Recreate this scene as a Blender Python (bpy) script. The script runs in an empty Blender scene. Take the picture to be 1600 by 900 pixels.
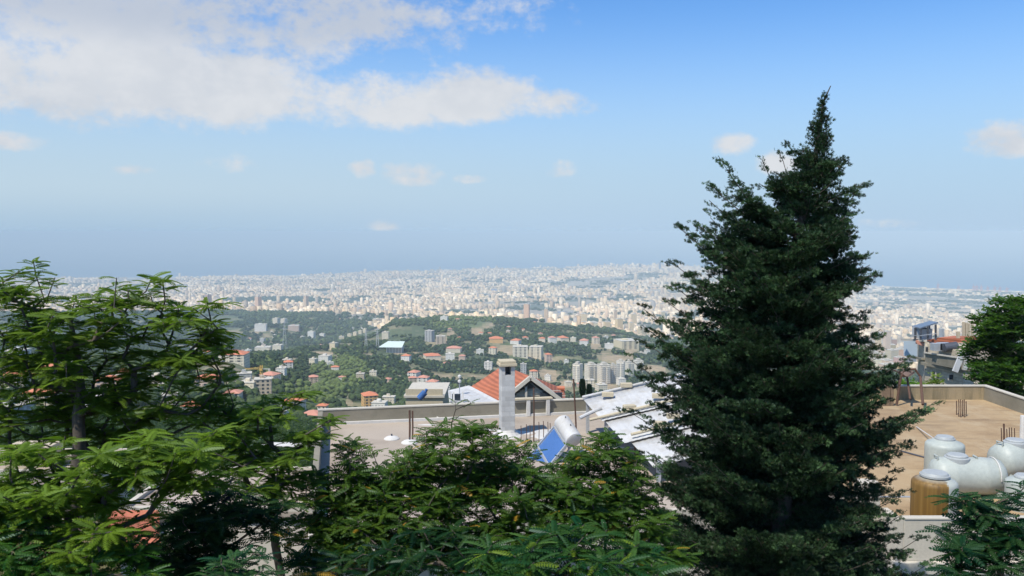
import bpy, math, random
import numpy as np
from mathutils import Vector, Matrix
R=math.radians
random.seed(7); rng=np.random.default_rng(11)
scene=bpy.context.scene
COL=scene.collection
# ------------------------------------------------------------------ camera
CZ=720.0; F=1331.0; PITCH=math.atan(88/F); CP,SP=math.cos(PITCH),math.sin(PITCH)
cam_d=bpy.data.cameras.new('camera'); cam=bpy.data.objects.new('camera',cam_d); COL.objects.link(cam)
cam.location=(0,0,CZ); cam.rotation_euler=(math.pi/2-PITCH,0,0)
cam_d.sensor_width=36; cam_d.lens=36*F/1600; cam_d.clip_start=0.1; cam_d.clip_end=600000
scene.camera=cam
# ------------------------------------------------------------------ light
SUN_AZ=R(222); SUN_EL=R(57)      # azimuth clockwise from +Y (view direction)
sd=Vector((math.sin(SUN_AZ)*math.cos(SUN_EL),math.cos(SUN_AZ)*math.cos(SUN_EL),math.sin(SUN_EL)))
sl=bpy.data.lights.new('sun','SUN'); sl.energy=4.6; sl.angle=R(0.5); sl.color=(1,0.935,0.82)
so=bpy.data.objects.new('sun',sl); COL.objects.link(so); so.rotation_euler=sd.to_track_quat('Z','Y').to_euler(); so.location=(0,-20,760)
scene.view_settings.view_transform='Standard'; scene.view_settings.look='None'
scene.view_settings.gamma=1; scene.view_settings.exposure=0.15; scene.view_settings.use_curve_mapping=False
scene.render.engine='CYCLES'
cy=scene.cycles; cy.use_denoising=True; cy.max_bounces=5; cy.diffuse_bounces=2; cy.glossy_bounces=2; cy.transmission_bounces=3; cy.volume_bounces=0; cy.transparent_max_bounces=8
cy.use_adaptive_sampling=True; cy.adaptive_threshold=0.02; cy.sample_clamp_indirect=4
# ------------------------------------------------------------------ world: sky + clouds by direction
w=bpy.data.worlds.new("World"); scene.world=w; w.use_nodes=True
nt=w.node_tree; nt.nodes.clear()
def N(t,**k):
    n=nt.nodes.new(t)
    for a,b in k.items(): setattr(n,a,b)
    return n
def MA(op,a,b=None,c=None,clamp=False):
    n=nt.nodes.new('ShaderNodeMath'); n.operation=op; n.use_clamp=clamp
    for i,v in enumerate((a,b,c)):
        if v is None: continue
        if isinstance(v,(int,float)): n.inputs[i].default_value=v
        else: nt.links.new(v,n.inputs[i])
    return n.outputs[0]
def MR(v,a,b,c=0.0,d=1.0,smooth=True):
    n=nt.nodes.new('ShaderNodeMapRange'); n.interpolation_type='SMOOTHSTEP' if smooth else 'LINEAR'
    nt.links.new(v,n.inputs[0])
    for i,x in enumerate((a,b,c,d)): n.inputs[i+1].default_value=x
    return n.outputs[0]
def MIX(f,a,b,bt='MIX'):
    n=nt.nodes.new('ShaderNodeMix'); n.data_type='RGBA'; n.blend_type=bt
    for s,v in ((n.inputs[0],f),(n.inputs[6],a),(n.inputs[7],b)):
        if isinstance(v,(int,float)): s.default_value=v
        elif isinstance(v,tuple): s.default_value=(*v,1)
        else: nt.links.new(v,s)
    return n.outputs[2]
sky=N('ShaderNodeTexSky',sky_type='NISHITA',sun_disc=False); sky.sun_elevation=SUN_EL; sky.sun_rotation=SUN_AZ
sky.altitude=700; sky.air_density=1.0; sky.dust_density=1.2; sky.ozone_density=1.5
SKS=0.11
tc=N('ShaderNodeTexCoord'); sep=N('ShaderNodeSeparateXYZ'); nt.links.new(tc.outputs['Generated'],sep.inputs[0])
X,Yy,Z=sep.outputs
az=MA('ARCTAN2',X,Yy)                    # azimuth right of +Y
el=MA('ARCSINE',Z)
comb=N('ShaderNodeCombineXYZ'); nt.links.new(az,comb.inputs[0]); nt.links.new(el,comb.inputs[1])
def noise(scale,detail,rough,sx=1,sy=1,off=0):
    mp=N('ShaderNodeMapping'); mp.inputs['Scale'].default_value=(sx,sy,1); mp.inputs['Location'].default_value=(off,off*.7,0)
    nt.links.new(comb.outputs[0],mp.inputs[0])
    n=N('ShaderNodeTexNoise'); n.inputs['Scale'].default_value=scale; n.inputs['Detail'].default_value=detail; n.inputs['Roughness'].default_value=rough
    nt.links.new(mp.outputs[0],n.inputs['Vector']); return n.outputs['Fac']
nA=noise(9,7,0.62,1,1.5,3.1); nB=noise(30,5,0.6,1,1.3,7.7); nC=noise(4,3,0.5,1,2.2,1.3); nD=noise(75,5,0.65,1,1.3,2.9)
pert=MA('ADD',MA('ADD',MA('MULTIPLY',MA('SUBTRACT',nA,0.5),2.6),MA('MULTIPLY',MA('SUBTRACT',nB,0.5),1.5)),MA('MULTIPLY',MA('SUBTRACT',nD,0.5),.9))
# clouds: px,py of centre, half width, half height above, half height below, strength, edge softness
CL=[(250,130,290,85,75,1.3),(455,160,100,42,40,1.1),(60,140,200,110,50,1.0),(600,165,150,55,45,1.0),(730,165,130,60,32,1.15),(860,172,80,28,20,.8),
    (100,20,560,90,80,1.1),(480,20,230,60,70,.95),(800,32,95,38,30,.5),(640,275,56,28,20,1.15),(570,266,26,18,15,1.0),(733,281,26,9,8,.55),
    (876,268,30,20,15,.9),(597,355,22,12,9,.5),(1142,228,38,22,18,.85),(1212,256,40,22,18,.85),(1580,220,66,32,24,.95),
    (20,222,50,14,12,.55),(215,267,34,9,8,.55),(355,257,46,16,12,.4),(1390,350,50,9,8,.35)]
shape=None
for (px,py,a,bu,bd,s) in CL:
    a0=math.atan((px-800)/F); e0=math.atan((362-py)/F*math.cos(a0)); sa=a/F; 
    du=MA('MULTIPLY',MA('SUBTRACT',az,a0),1/sa)
    dv=MA('SUBTRACT',el,e0)
    up=MA('MULTIPLY',MA('MAXIMUM',dv,0.0),F/bu); dn=MA('MULTIPLY',MA('MINIMUM',dv,0.0),F/bd)
    d2=MA('ADD',MA('MULTIPLY',du,du),MA('ADD',MA('MULTIPLY',up,up),MA('MULTIPLY',dn,dn)))
    m=MA('MULTIPLY',MA('SUBTRACT',1.0,d2),s)
    m=MA('MINIMUM',MA('MAXIMUM',m,-1.0),s*.9)
    shape=m if shape is None else MA('MAXIMUM',shape,m)
field=MA('ADD',shape,MA('MULTIPLY',pert,0.95))
cmask=MR(field,-0.05,0.95)
cmask=MA('MULTIPLY',cmask,0.93)
# cloud shade: lit upper edges, grey undersides and a grey bank higher up
grey=MA('MULTIPLY',MR(el,R(10.3),R(13.2)),MR(az,R(2),R(-10)))
cs=MIX(MR(nC,.35,.7),(0.71,0.73,0.76),(0.61,0.645,0.70))
cs=MIX(MR(nB,.35,.7),cs,MIX(0.5,cs,(0.78,0.79,0.81)))
cs=MIX(MA('MULTIPLY',grey,.8),cs,(0.50,0.555,0.65))
SKC=0.92
csn=MIX(1.0,cs,(SKC,SKC,SKC),'MULTIPLY')
skyc=MIX(1.0,sky.outputs[0],(SKS*0.66,SKS*1.08,SKS*1.5),'MULTIPLY')
side=MR(az,R(-32),R(30))
hz=MIX(side,(0.475,0.60,0.70),(0.42,0.58,0.74))
hf=MR(el,R(16),R(1.5),0.0,0.97)
skyc=MIX(hf,skyc,hz)
low=MR(el,R(3.0),R(-0.6))
skyc=MIX(low,skyc,MIX(MR(az,R(-28),R(4)),(0.355,0.50,0.65),(0.415,0.56,0.72)))
final=MIX(cmask,skyc,csn)
bg=N('ShaderNodeBackground'); nt.links.new(final,bg.inputs[0]); bg.inputs[1].default_value=1.0
out=N('ShaderNodeOutputWorld'); nt.links.new(bg.outputs[0],out.inputs[0])
w.cycles.sampling_method='MANUAL'; w.cycles.sample_map_resolution=512
# ------------------------------------------------------------------ pixel helpers (photo pixel -> world, 1600x900)
def ray(px,py):
    u=(px-800)/F; v=(450-py)/F
    return Vector((u, v*SP+CP, v*CP-SP))
def at(px,py,Y):
    d=ray(px,py); d=d/d.y
    return Vector((d.x*Y,Y,CZ+d.z*Y))
def atz(px,py,z):
    d=ray(px,py); t=(z-CZ)/d.z
    return Vector((d.x*t,d.y*t,z))
def slope(py):
    d=ray(800,py); return d.z/d.y
def proj(x,y,z):
    dz=z-CZ; fw=y*CP-dz*SP; up=y*SP+dz*CP
    return 800+F*x/fw, 450-F*up/fw
# ------------------------------------------------------------------ object helpers
def link(o,parent=None):
    COL.objects.link(o)
    if parent is not None: o.parent=parent
    return o
def tag(o,label=None,cat=None,group=None,kind=None):
    if label: o['label']=label
    if cat: o['category']=cat
    if group: o['group']=group
    if kind: o['kind']=kind
    return o
def empty(name,loc,label,cat,group=None,rz=0):
    o=bpy.data.objects.new(name,None); link(o); o.location=loc; o.rotation_euler=(0,0,rz); o.empty_display_size=.1
    return tag(o,label,cat,group)
class MB:
    def __init__(s): s.v=[]; s.f=[]; s.m=[]; s.mi=0
    def add(s,vs,fs):
        b=len(s.v); s.v+= [tuple(v) for v in vs]; s.f+=[tuple(b+i for i in f) for f in fs]; s.m+=[s.mi]*len(fs); return s
    def box(s,c,d,rz=0,rx=0,ry=0):
        M=Matrix.Rotation(rz,3,'Z')@Matrix.Rotation(ry,3,'Y')@Matrix.Rotation(rx,3,'X')
        vs=[Vector(c)+M@Vector((sx*d[0]/2,sy*d[1]/2,sz*d[2]/2)) for sx in(-1,1) for sy in(-1,1) for sz in(-1,1)]
        return s.add(vs,[(0,1,3,2),(4,6,7,5),(0,4,5,1),(2,3,7,6),(0,2,6,4),(1,5,7,3)])
    def b2(s,a,b): # min corner, max corner
        return s.box([(a[i]+b[i])/2 for i in range(3)],[abs(b[i]-a[i]) for i in range(3)])
    def bar(s,p,q,wd,ht=None,n=4):
        p=Vector(p);q=Vector(q);d=q-p;L=d.length
        if L<1e-6: return s
        ht=ht or wd
        zx=Vector((0,0,1)) if abs(d.z)<.95*L else Vector((1,0,0))
        a=d.cross(zx).normalized(); b=a.cross(d).normalized()
        c=[(-1,-1),(1,-1),(1,1),(-1,1)]
        vs=[e+a*x*wd/2+b*y*ht/2 for e in(p,q) for x,y in c]
        return s.add(vs,[(3,2,1,0),(4,5,6,7)]+[(i,(i+1)%4,(i+1)%4+4,i+4) for i in range(4)])
    def tube(s,pts,r,n=8,cap=True):
        pts=[Vector(p) for p in pts]; k=len(pts); r=r if isinstance(r,(list,tuple)) else [r]*k
        vs=[]
        for i,p in enumerate(pts):
            d=(pts[min(i+1,k-1)]-pts[max(i-1,0)]).normalized()
            zx=Vector((0,0,1)) if abs(d.z)<.9 else Vector((1,0,0))
            a=d.cross(zx).normalized(); b=a.cross(d).normalized()
            vs+=[p+(a*math.cos(t)+b*math.sin(t))*r[i] for t in [2*math.pi*j/n for j in range(n)]]
        fs=[(i*n+j,i*n+(j+1)%n,(i+1)*n+(j+1)%n,(i+1)*n+j) for i in range(k-1) for j in range(n)]
        if cap: fs+=[tuple(range(n))[::-1],tuple((k-1)*n+j for j in range(n))]
        return s.add(vs,fs)
    def lathe(s,prof,c=(0,0,0),n=32,axis='Z'):
        vs=[]
        for (r,z) in prof:
            for j in range(n):
                t=2*math.pi*j/n; p=(r*math.cos(t),r*math.sin(t),z)
                if axis=='X': p=(p[2],p[0],p[1])
                vs.append(Vector(c)+Vector(p))
        k=len(prof)
        fs=[(i*n+j,i*n+(j+1)%n,(i+1)*n+(j+1)%n,(i+1)*n+j) for i in range(k-1) for j in range(n)]
        fs+=[tuple(range(n))[::-1],tuple((k-1)*n+j for j in range(n))]
        return s.add(vs,fs)
    def prism(s,poly,z0,z1):
        n=len(poly); vs=[(p[0],p[1],z0) for p in poly]+[(p[0],p[1],z1) for p in poly]
        return s.add(vs,[tuple(range(n))[::-1],tuple(range(n,2*n))]+[(i,(i+1)%n,n+(i+1)%n,n+i) for i in range(n)])
    def build(s,name,mat,parent=None,smooth=False,bevel=0,xf=None):
        me=bpy.data.meshes.new(name)
        vs=s.v if xf is None else [xf@Vector(v) for v in s.v]
        me.from_pydata([tuple(v) for v in vs],[],s.f)
        for m in (mat if isinstance(mat,(list,tuple)) else [mat]): me.materials.append(m)
        me.polygons.foreach_set('material_index',s.m)
        if smooth:
            me.polygons.foreach_set('use_smooth',[True]*len(me.polygons))
            try: me.set_sharp_from_angle(angle=R(35))
            except Exception: pass
        me.update()
        o=link(bpy.data.objects.new(name,me),parent)
        if bevel:
            b=o.modifiers.new('bevel','BEVEL'); b.width=bevel; b.segments=2; b.limit_method='ANGLE'
        return o
def mesh_np(name,V,Fs,mat,col=None,parent=None,smooth=False):
    """V (n,3); Fs (m,k) faces; col (m,3) per face colour"""
    me=bpy.data.meshes.new(name); m,k=Fs.shape
    me.vertices.add(len(V)); me.vertices.foreach_set('co',V.astype(np.float32).ravel())
    me.loops.add(m*k); me.loops.foreach_set('vertex_index',Fs.astype(np.int32).ravel())
    me.polygons.add(m); me.polygons.foreach_set('loop_start',np.arange(0,m*k,k,dtype=np.int32)); 
    me.polygons.foreach_set('loop_total',np.full(m,k,dtype=np.int32))
    if smooth: me.polygons.foreach_set('use_smooth',np.ones(m,dtype=bool))
    me.update(calc_edges=True)
    if col is not None:
        at_=me.attributes.new('col','FLOAT_COLOR','FACE')
        c=np.ones((m,4),dtype=np.float32); c[:,:3]=col; at_.data.foreach_set('color',c.ravel())
    me.materials.append(mat)
    return link(bpy.data.objects.new(name,me),parent)
# ------------------------------------------------------------------ materials
def newmat(name):
    m=bpy.data.materials.new(name); m.use_nodes=True; t=m.node_tree; t.nodes.clear()
    o=t.nodes.new('ShaderNodeOutputMaterial'); return m,t,o
def tex(t,scale,detail=5,rough=.6,coord='Object',sc=(1,1,1)):
    c=t.nodes.new('ShaderNodeTexCoord'); mp=t.nodes.new('ShaderNodeMapping'); mp.inputs['Scale'].default_value=sc
    t.links.new(c.outputs[coord],mp.inputs[0])
    n=t.nodes.new('ShaderNodeTexNoise'); n.inputs['Scale'].default_value=scale; n.inputs['Detail'].default_value=detail; n.inputs['Roughness'].default_value=rough
    t.links.new(mp.outputs[0],n.inputs['Vector']); return n.outputs['Fac'],mp.outputs[0]
def ramp(t,f,stops):
    r=t.nodes.new('ShaderNodeValToRGB'); t.links.new(f,r.inputs[0]); e=r.color_ramp.elements
    while len(e)<len(stops): e.new(.5)
    for i,(p,c) in enumerate(stops): e[i].position=p; e[i].color=(*c,1)
    return r.outputs[0]
def mixc(t,f,a,b,bt='MIX'):
    n=t.nodes.new('ShaderNodeMix'); n.data_type='RGBA'; n.blend_type=bt
    for s,v in ((n.inputs[0],f),(n.inputs[6],a),(n.inputs[7],b)):
        if isinstance(v,(int,float)): s.default_value=v
        elif isinstance(v,tuple): s.default_value=(*v,1)
        else: t.links.new(v,s)
    return n.outputs[2]
def sc3(c,k): return tuple(x*k for x in c)
def weathered(name,c,var=.25,scale=1.5,rough=.85,bump=.15,stain=None,streak=False,fine=25,bdist=.02,metal=0):
    m,t,o=newmat(name); p=t.nodes.new('ShaderNodeBsdfPrincipled'); t.links.new(p.outputs[0],o.inputs[0])
    n1,v=tex(t,scale); n2,_=tex(t,fine,6,.7)
    col=ramp(t,n1,[(.3,sc3(c,1-var)),(.5,c),(.72,sc3(c,1+var*.5))])
    col=mixc(t,.35,col,ramp(t,n2,[(.3,sc3(c,.6)),(.7,sc3(c,1.2))]))
    if stain:
        n3,_=tex(t,scale*.6,6,.7,sc=(3,3,.35) if streak else (1,1,1)); mr=ramp(t,n3,[(.45,(0,0,0)),(.68,(1,1,1))])
        col=mixc(t,mr,col,stain)
    t.links.new(col,p.inputs['Base Color']); p.inputs['Roughness'].default_value=rough; p.inputs['Metallic'].default_value=metal
    if bump:
        b=t.nodes.new('ShaderNodeBump'); b.inputs['Strength'].default_value=bump; b.inputs['Distance'].default_value=bdist
        t.links.new(n2,b.inputs['Height']); t.links.new(b.outputs[0],p.inputs['Normal'])
    return m
def attr_col(t):
    a=t.nodes.new('ShaderNodeAttribute'); a.attribute_name='col'; return a.outputs['Color']
def leafmat(name,trans=.3,gloss=.06,k=(1.25,1.45,.6)):
    m,t,o=newmat(name); a=attr_col(t)
    d=t.nodes.new('ShaderNodeBsdfDiffuse'); t.links.new(a,d.inputs[0])
    tr=t.nodes.new('ShaderNodeBsdfTranslucent'); t.links.new(mixc(t,1.0,a,k,'MULTIPLY'),tr.inputs[0])
    g=t.nodes.new('ShaderNodeBsdfGlossy'); g.inputs['Roughness'].default_value=.45; g.inputs[0].default_value=(.8,.9,1,1)
    m1=t.nodes.new('ShaderNodeMixShader'); m1.inputs[0].default_value=trans; t.links.new(d.outputs[0],m1.inputs[1]); t.links.new(tr.outputs[0],m1.inputs[2])
    m2=t.nodes.new('ShaderNodeMixShader'); m2.inputs[0].default_value=gloss; t.links.new(m1.outputs[0],m2.inputs[1]); t.links.new(g.outputs[0],m2.inputs[2])
    t.links.new(m2.outputs[0],o.inputs[0]); return m
def facademat(name,usecol=True,col=(.6,.55,.45),dark=.45,fl=3.1,cw=3.6):
    m,t,o=newmat(name); p=t.nodes.new('ShaderNodeBsdfPrincipled'); t.links.new(p.outputs[0],o.inputs[0]); p.inputs['Roughness'].default_value=.8
    base=attr_col(t) if usecol else None
    if base is None:
        rgb=t.nodes.new('ShaderNodeRGB'); rgb.outputs[0].default_value=(*col,1); base=rgb.outputs[0]
    c=t.nodes.new('ShaderNodeTexCoord'); s=t.nodes.new('ShaderNodeSeparateXYZ'); t.links.new(c.outputs['Object'],s.inputs[0])
    g=t.nodes.new('ShaderNodeNewGeometry'); s2=t.nodes.new('ShaderNodeSeparateXYZ'); t.links.new(g.outputs['Normal'],s2.inputs[0])
    def M(op,a,b=None):
        n=t.nodes.new('ShaderNodeMath'); n.operation=op
        for i,v in enumerate((a,b)):
            if v is None: continue
            if isinstance(v,(int,float)): n.inputs[i].default_value=v
            else: t.links.new(v,n.inputs[i])
        return n.outputs[0]
    zf=M('GREATER_THAN',M('FRACT',M('MULTIPLY',s.outputs[2],1/fl)),.5)
    xf=M('GREATER_THAN',M('FRACT',M('MULTIPLY',M('ADD',s.outputs[0],M('MULTIPLY',s.outputs[1],.8)),1/cw)),.42)
    wall=M('LESS_THAN',M('ABSOLUTE',s2.outputs[2]),.5)
    f=M('MULTIPLY',M('MULTIPLY',zf,xf),wall)
    col=mixc(t,M('MULTIPLY',f,dark),base,(.06,.07,.09))
    n2,_=tex(t,.35,4); col=mixc(t,.3,col,mixc(t,1.0,col,ramp(t,n2,[(.3,(.6,.6,.6)),(.7,(1.2,1.2,1.2))]),'MULTIPLY'))
    t.links.new(col,p.inputs['Base Color']); return m
def tilemat(name,c,axis=0,per=.28):
    m,t,o=newmat(name); p=t.nodes.new('ShaderNodeBsdfPrincipled'); t.links.new(p.outputs[0],o.inputs[0]); p.inputs['Roughness'].default_value=.8
    n1,v=tex(t,.7); n2,_=tex(t,9,4,.7)
    wv=t.nodes.new('ShaderNodeTexWave'); wv.bands_direction='Z'; wv.inputs['Scale'].default_value=.05/per*6.28; wv.inputs['Distortion'].default_value=.6; t.links.new(v,wv.inputs['Vector'])
    col=ramp(t,n1,[(.3,sc3(c,.75)),(.7,sc3(c,1.15))]); col=mixc(t,.35,col,ramp(t,n2,[(.3,sc3(c,.55)),(.7,sc3(c,1.3))]))
    col=mixc(t,.35,col,mixc(t,1.0,col,wv.outputs['Color'],'MULTIPLY'))
    t.links.new(col,p.inputs['Base Color'])
    b=t.nodes.new('ShaderNodeBump'); b.inputs['Strength'].default_value=.5; b.inputs['Distance'].default_value=.03; t.links.new(wv.outputs['Fac'],b.inputs['Height']); t.links.new(b.outputs[0],p.inputs['Normal'])
    return m
def blockmat(name,c,mortar,sx=.4,sz=.2):
    m,t,o=newmat(name); p=t.nodes.new('ShaderNodeBsdfPrincipled'); t.links.new(p.outputs[0],o.inputs[0]); p.inputs['Roughness'].default_value=.9
    tcn=t.nodes.new('ShaderNodeTexCoord'); s=t.nodes.new('ShaderNodeSeparateXYZ'); t.links.new(tcn.outputs['Object'],s.inputs[0])
    ad=t.nodes.new('ShaderNodeMath'); t.links.new(s.outputs[0],ad.inputs[0]); t.links.new(s.outputs[1],ad.inputs[1])
    cb=t.nodes.new('ShaderNodeCombineXYZ'); t.links.new(ad.outputs[0],cb.inputs[0]); t.links.new(s.outputs[2],cb.inputs[1])
    br=t.nodes.new('ShaderNodeTexBrick'); t.links.new(cb.outputs[0],br.inputs[0]); br.inputs['Scale'].default_value=1; br.inputs['Brick Width'].default_value=sx; br.inputs['Row Height'].default_value=sz
    br.inputs['Mortar Size'].default_value=.012; br.inputs['Color1'].default_value=(*sc3(c,.8),1); br.inputs['Color2'].default_value=(*sc3(c,1.12),1); br.inputs['Mortar'].default_value=(*mortar,1)
    n1,_=tex(t,1.2,6,.7); col=mixc(t,.45,br.outputs['Color'],mixc(t,1.0,br.outputs['Color'],ramp(t,n1,[(.3,(.55,.55,.55)),(.7,(1.25,1.25,1.25))]),'MULTIPLY'))
    t.links.new(col,p.inputs['Base Color'])
    b=t.nodes.new('ShaderNodeBump'); b.inputs['Strength'].default_value=.4; b.inputs['Distance'].default_value=.02; b.invert=True; t.links.new(br.outputs['Fac'],b.inputs['Height']); t.links.new(b.outputs[0],p.inputs['Normal'])
    return m
M={}
M['city']=facademat('city_plaster')
M['crown']=leafmat('far_foliage',.1,.0)
M['leaf']=leafmat('leaf_green',.42,.018)
M['needle']=leafmat('conifer_green',.14,.012,(1.1,1.3,.7))
M['bark']=weathered('bark',(.085,.070,.054),.35,3,.95,.6,fine=30)
M['conc']=weathered('grey_cement',(.245,.22,.165),.2,.8,.9,.2,stain=(.17,.155,.11))
M['conc_light']=weathered('light_plaster',(.54,.49,.40),.12,.9,.9,.12,stain=(.45,.41,.34),streak=True)
M['conc_edge']=weathered('cement_edge',(.52,.48,.40),.15,2,.9,.1)
M['floorA']=weathered('roof_screed',(.40,.335,.265),.2,.4,.92,.2,stain=(.27,.22,.17))
M['floorB_']=weathered('roof_stained',(.44,.315,.195),.3,.55,.92,.25,stain=(.24,.15,.085))
M['mossy']=weathered('parapet_brown',(.33,.26,.155),.2,1.1,.9,.2,stain=(.16,.135,.08),streak=True)
M['whitewash']=weathered('whitewash',(.62,.60,.56),.1,2.0,.85,.1,stain=(.5,.48,.44))
M['blockwhite']=blockmat('painted_block',(.50,.50,.48),(.46,.46,.44))
M['stone']=blockmat('stone_block',(.50,.43,.32),(.22,.19,.15),.7,.3)
M['tile']=tilemat('clay_tile',(.47,.15,.075))
M['tile_far']=weathered('clay_tile_far',(.58,.20,.10),.15,.2,.85,0)
M['tile_pink']=weathered('clay_tile_pink',(.55,.25,.17),.15,.2,.85,0)
M['wood']=weathered('old_wood',(.20,.14,.09),.3,4,.9,.3)
M['rust']=weathered('rusty_steel',(.105,.058,.04),.3,9,.9,.3)
M['steel']=weathered('dark_steel',(.10,.105,.12),.2,5,.5,.1,metal=.4)
M['galv']=weathered('galvanised',(.42,.44,.46),.12,4,.5,.1,metal=.3)
M['tank']=weathered('tank_plastic',(.40,.43,.39),.07,1.5,.5,.05,fine=8)
M['lid']=weathered('tank_lid',(.38,.40,.395),.08,2,.55,.05)
M['whitemetal']=weathered('white_sheet',(.53,.53,.52),.1,1.2,.7,.05,stain=(.42,.40,.36),streak=True)
M['bluepanel']=weathered('blue_collector',(.06,.14,.34),.15,1.5,.25,.03)
M['glass']=weathered('dark_window',(.035,.045,.06),.2,2,.15,0)
M['block_tan']=weathered('tan_block',(.50,.43,.30),.15,6,.95,.3)
M['crane']=weathered('yellow_crane',(.62,.40,.10),.1,2,.6,0)
M['port']=weathered('red_port_crane',(.60,.22,.18),.1,.1,.6,0)
M['pylon']=weathered('pylon_steel',(.5,.5,.5),.05,1,.5,0)

m,t,o=newmat('stained_screed'); p=t.nodes.new('ShaderNodeBsdfPrincipled'); t.links.new(p.outputs[0],o.inputs[0]); p.inputs['Roughness'].default_value=.92
f1,v1=tex(t,.42,9,.72); f2,_=tex(t,1.3,8,.75,sc=(1,.45,1)); f3,_=tex(t,.8,5,.6,sc=(.5,2.2,1)); f4,_=tex(t,22,5,.7)
col=ramp(t,f1,[(.32,(.235,.15,.085)),(.46,(.40,.275,.165)),(.56,(.50,.37,.24)),(.72,(.37,.25,.15))])
col=mixc(t,mixc(t,1.0,ramp(t,f2,[(.50,(0,0,0)),(.62,(.75,.75,.75))]),(1,1,1),'MULTIPLY'),col,(.54,.44,.33))
col=mixc(t,ramp(t,f3,[(.52,(0,0,0)),(.66,(.7,.7,.7))]),col,(.20,.135,.085))
col=mixc(t,.4,col,ramp(t,f4,[(.3,(.2,.14,.09)),(.7,(.52,.40,.28))]))
col=mixc(t,1.0,col,(.86,.83,.70),'MULTIPLY')
t.links.new(col,p.inputs['Base Color']); M['floorB']=m
# ================================================================== terrain
YS=np.array([40,100,200,350,500,700,850,1000,1250,1500,1800,2100,2400,2800,3300,3800,4500,5200,6000,7000,8000,9000,10000,11000,12000,13000,14000,15000,16500],float)
COLS={
-900:[822,761,700,668,640,600,585,575,568,562,556,549,542,530,515,501,489,486,478,470,462,455,449,444,439,435,431,428,424],
 0:  [822,761,705,668,630,582,568,563,564,562,556,549,542,530,515,501,489,486,478,470,462,455,449,444,439,435,431,428,424],
 250:[822,761,705,668,628,578,563,560,562,561,556,549,542,530,515,500,488,485,478,470,462,455,449,444,439,435,431,428,424],
 350:[822,761,705,670,632,582,566,561,559,558,557,556,550,536,516,500,487,485,478,470,462,455,449,444,439,435,431,428,424],
 420:[822,761,705,672,645,608,590,574,560,552,553,556,550,537,516,500,487,485,478,470,462,455,449,444,439,435,431,428,424],
 500:[822,761,705,680,660,636,620,605,580,556,543,546,549,545,525,505,488,485,478,470,462,455,449,443,438,434,430,427,424],
 560:[822,761,708,688,668,645,626,606,577,556,537,528,536,540,523,505,491,486,478,470,461,454,447,442,437,432,428,425,422],
 620:[822,761,708,690,670,650,635,612,582,560,540,522,509,502,507,505,494,487,478,469,461,453,447,441,435,430,426,424,422],
 700:[822,761,708,690,672,655,641,620,595,570,545,523,507,497,496,500,497,489,479,469,461,453,446,440,434,429,425,422,420],
 800:[822,761,708,692,675,660,650,632,600,574,548,527,512,501,499,503,500,491,480,469,460,452,445,438,432,427,423,420,419],
 870:[822,761,708,692,676,662,652,640,614,587,557,535,518,507,508,508,503,495,481,469,459,450,442,435,429,425,421,419,418],
 950:[822,761,708,692,676,662,652,642,617,592,560,540,523,516,519,515,507,497,482,469,458,448,439,431,425,421,418,417,417],
 1030:[822,761,706,690,672,660,650,642,620,596,568,550,536,528,529,523,511,499,482,469,458,447,437,430,424,419,417,417,418],
 1150:[822,761,690,670,655,645,638,632,623,604,581,566,554,545,537,526,512,501,485,473,463,453,444,437,431,426,422,421,421],
 1350:[822,680,648,636,630,628,626,624,620,603,589,578,569,558,546,535,520,508,497,486,476,466,456,449,445,440,436,432,430],
 1600:[822,655,640,630,626,626,625,623,618,603,590,580,571,560,549,538,524,512,500,488,478,468,459,452,446,441,437,433,430],
 2500:[822,655,640,630,626,626,625,623,618,603,590,580,571,560,549,538,524,512,500,488,478,468,459,452,446,441,437,433,430]}
KX=np.array(sorted(COLS)); 
_sl=np.vectorize(slope)
ZT=np.array([720+YS*_sl(np.array(COLS[k],float)) for k in KX])
LY=np.log(YS)
def pchip_cols(lx):
    """ZT interpolated over log Y at lx -> (ncol,len(lx))"""
    h=np.diff(LY); d=np.diff(ZT,axis=1)/h
    m=np.zeros_like(ZT); m[:,0]=d[:,0]; m[:,-1]=d[:,-1]
    a,b=d[:,:-1],d[:,1:]; w1=2*h[1:]+h[:-1]; w2=h[1:]+2*h[:-1]
    with np.errstate(divide='ignore',invalid='ignore'):
        hm=(w1+w2)/(w1/a+w2/b)
    m[:,1:-1]=np.where(a*b>0,hm,0)
    i=np.clip(np.searchsorted(LY,lx)-1,0,len(LY)-2); t=(lx-LY[i])/h[i]
    return (ZT[:,i]*(1+2*t)*(1-t)**2+m[:,i]*h[i]*t*(1-t)**2+ZT[:,i+1]*t*t*(3-2*t)+m[:,i+1]*h[i]*t*t*(t-1))
LG=np.linspace(LY[0],LY[-1],1400); ZG=pchip_cols(LG)
def vnoise(x,y,s,seed=0):
    x=x/s+seed*17.3; y=y/s+seed*9.1
    xi=np.floor(x).astype(np.int64); yi=np.floor(y).astype(np.int64); fx=x-xi; fy=y-yi
    fx=fx*fx*(3-2*fx); fy=fy*fy*(3-2*fy)
    def h(a,b):
        n=(a*374761393+b*668265263+seed*1274126177)&0xffffffff; n=((n^(n>>13))*1274126177)&0xffffffff; n=n^(n>>16); return (n&0xffff)/65535.0
    return (h(xi,yi)*(1-fx)+h(xi+1,yi)*fx)*(1-fy)+(h(xi,yi+1)*(1-fx)+h(xi+1,yi+1)*fx)*fy
def fbm(x,y,s,o=4,seed=0):
    r=0;a=.5
    for k in range(o): r=r+a*vnoise(x,y,s/2**k,seed+k); a*=.5
    return r/(1-.5**o)
COAST=[(-900,13000),(0,13100),(200,13300),(400,13900),(500,14300),(640,15000),(800,15600),(1000,16000),(1120,14800),(1250,12600),(1350,11450),(1450,10900),(1600,10250),(2500,9000)]
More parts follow.
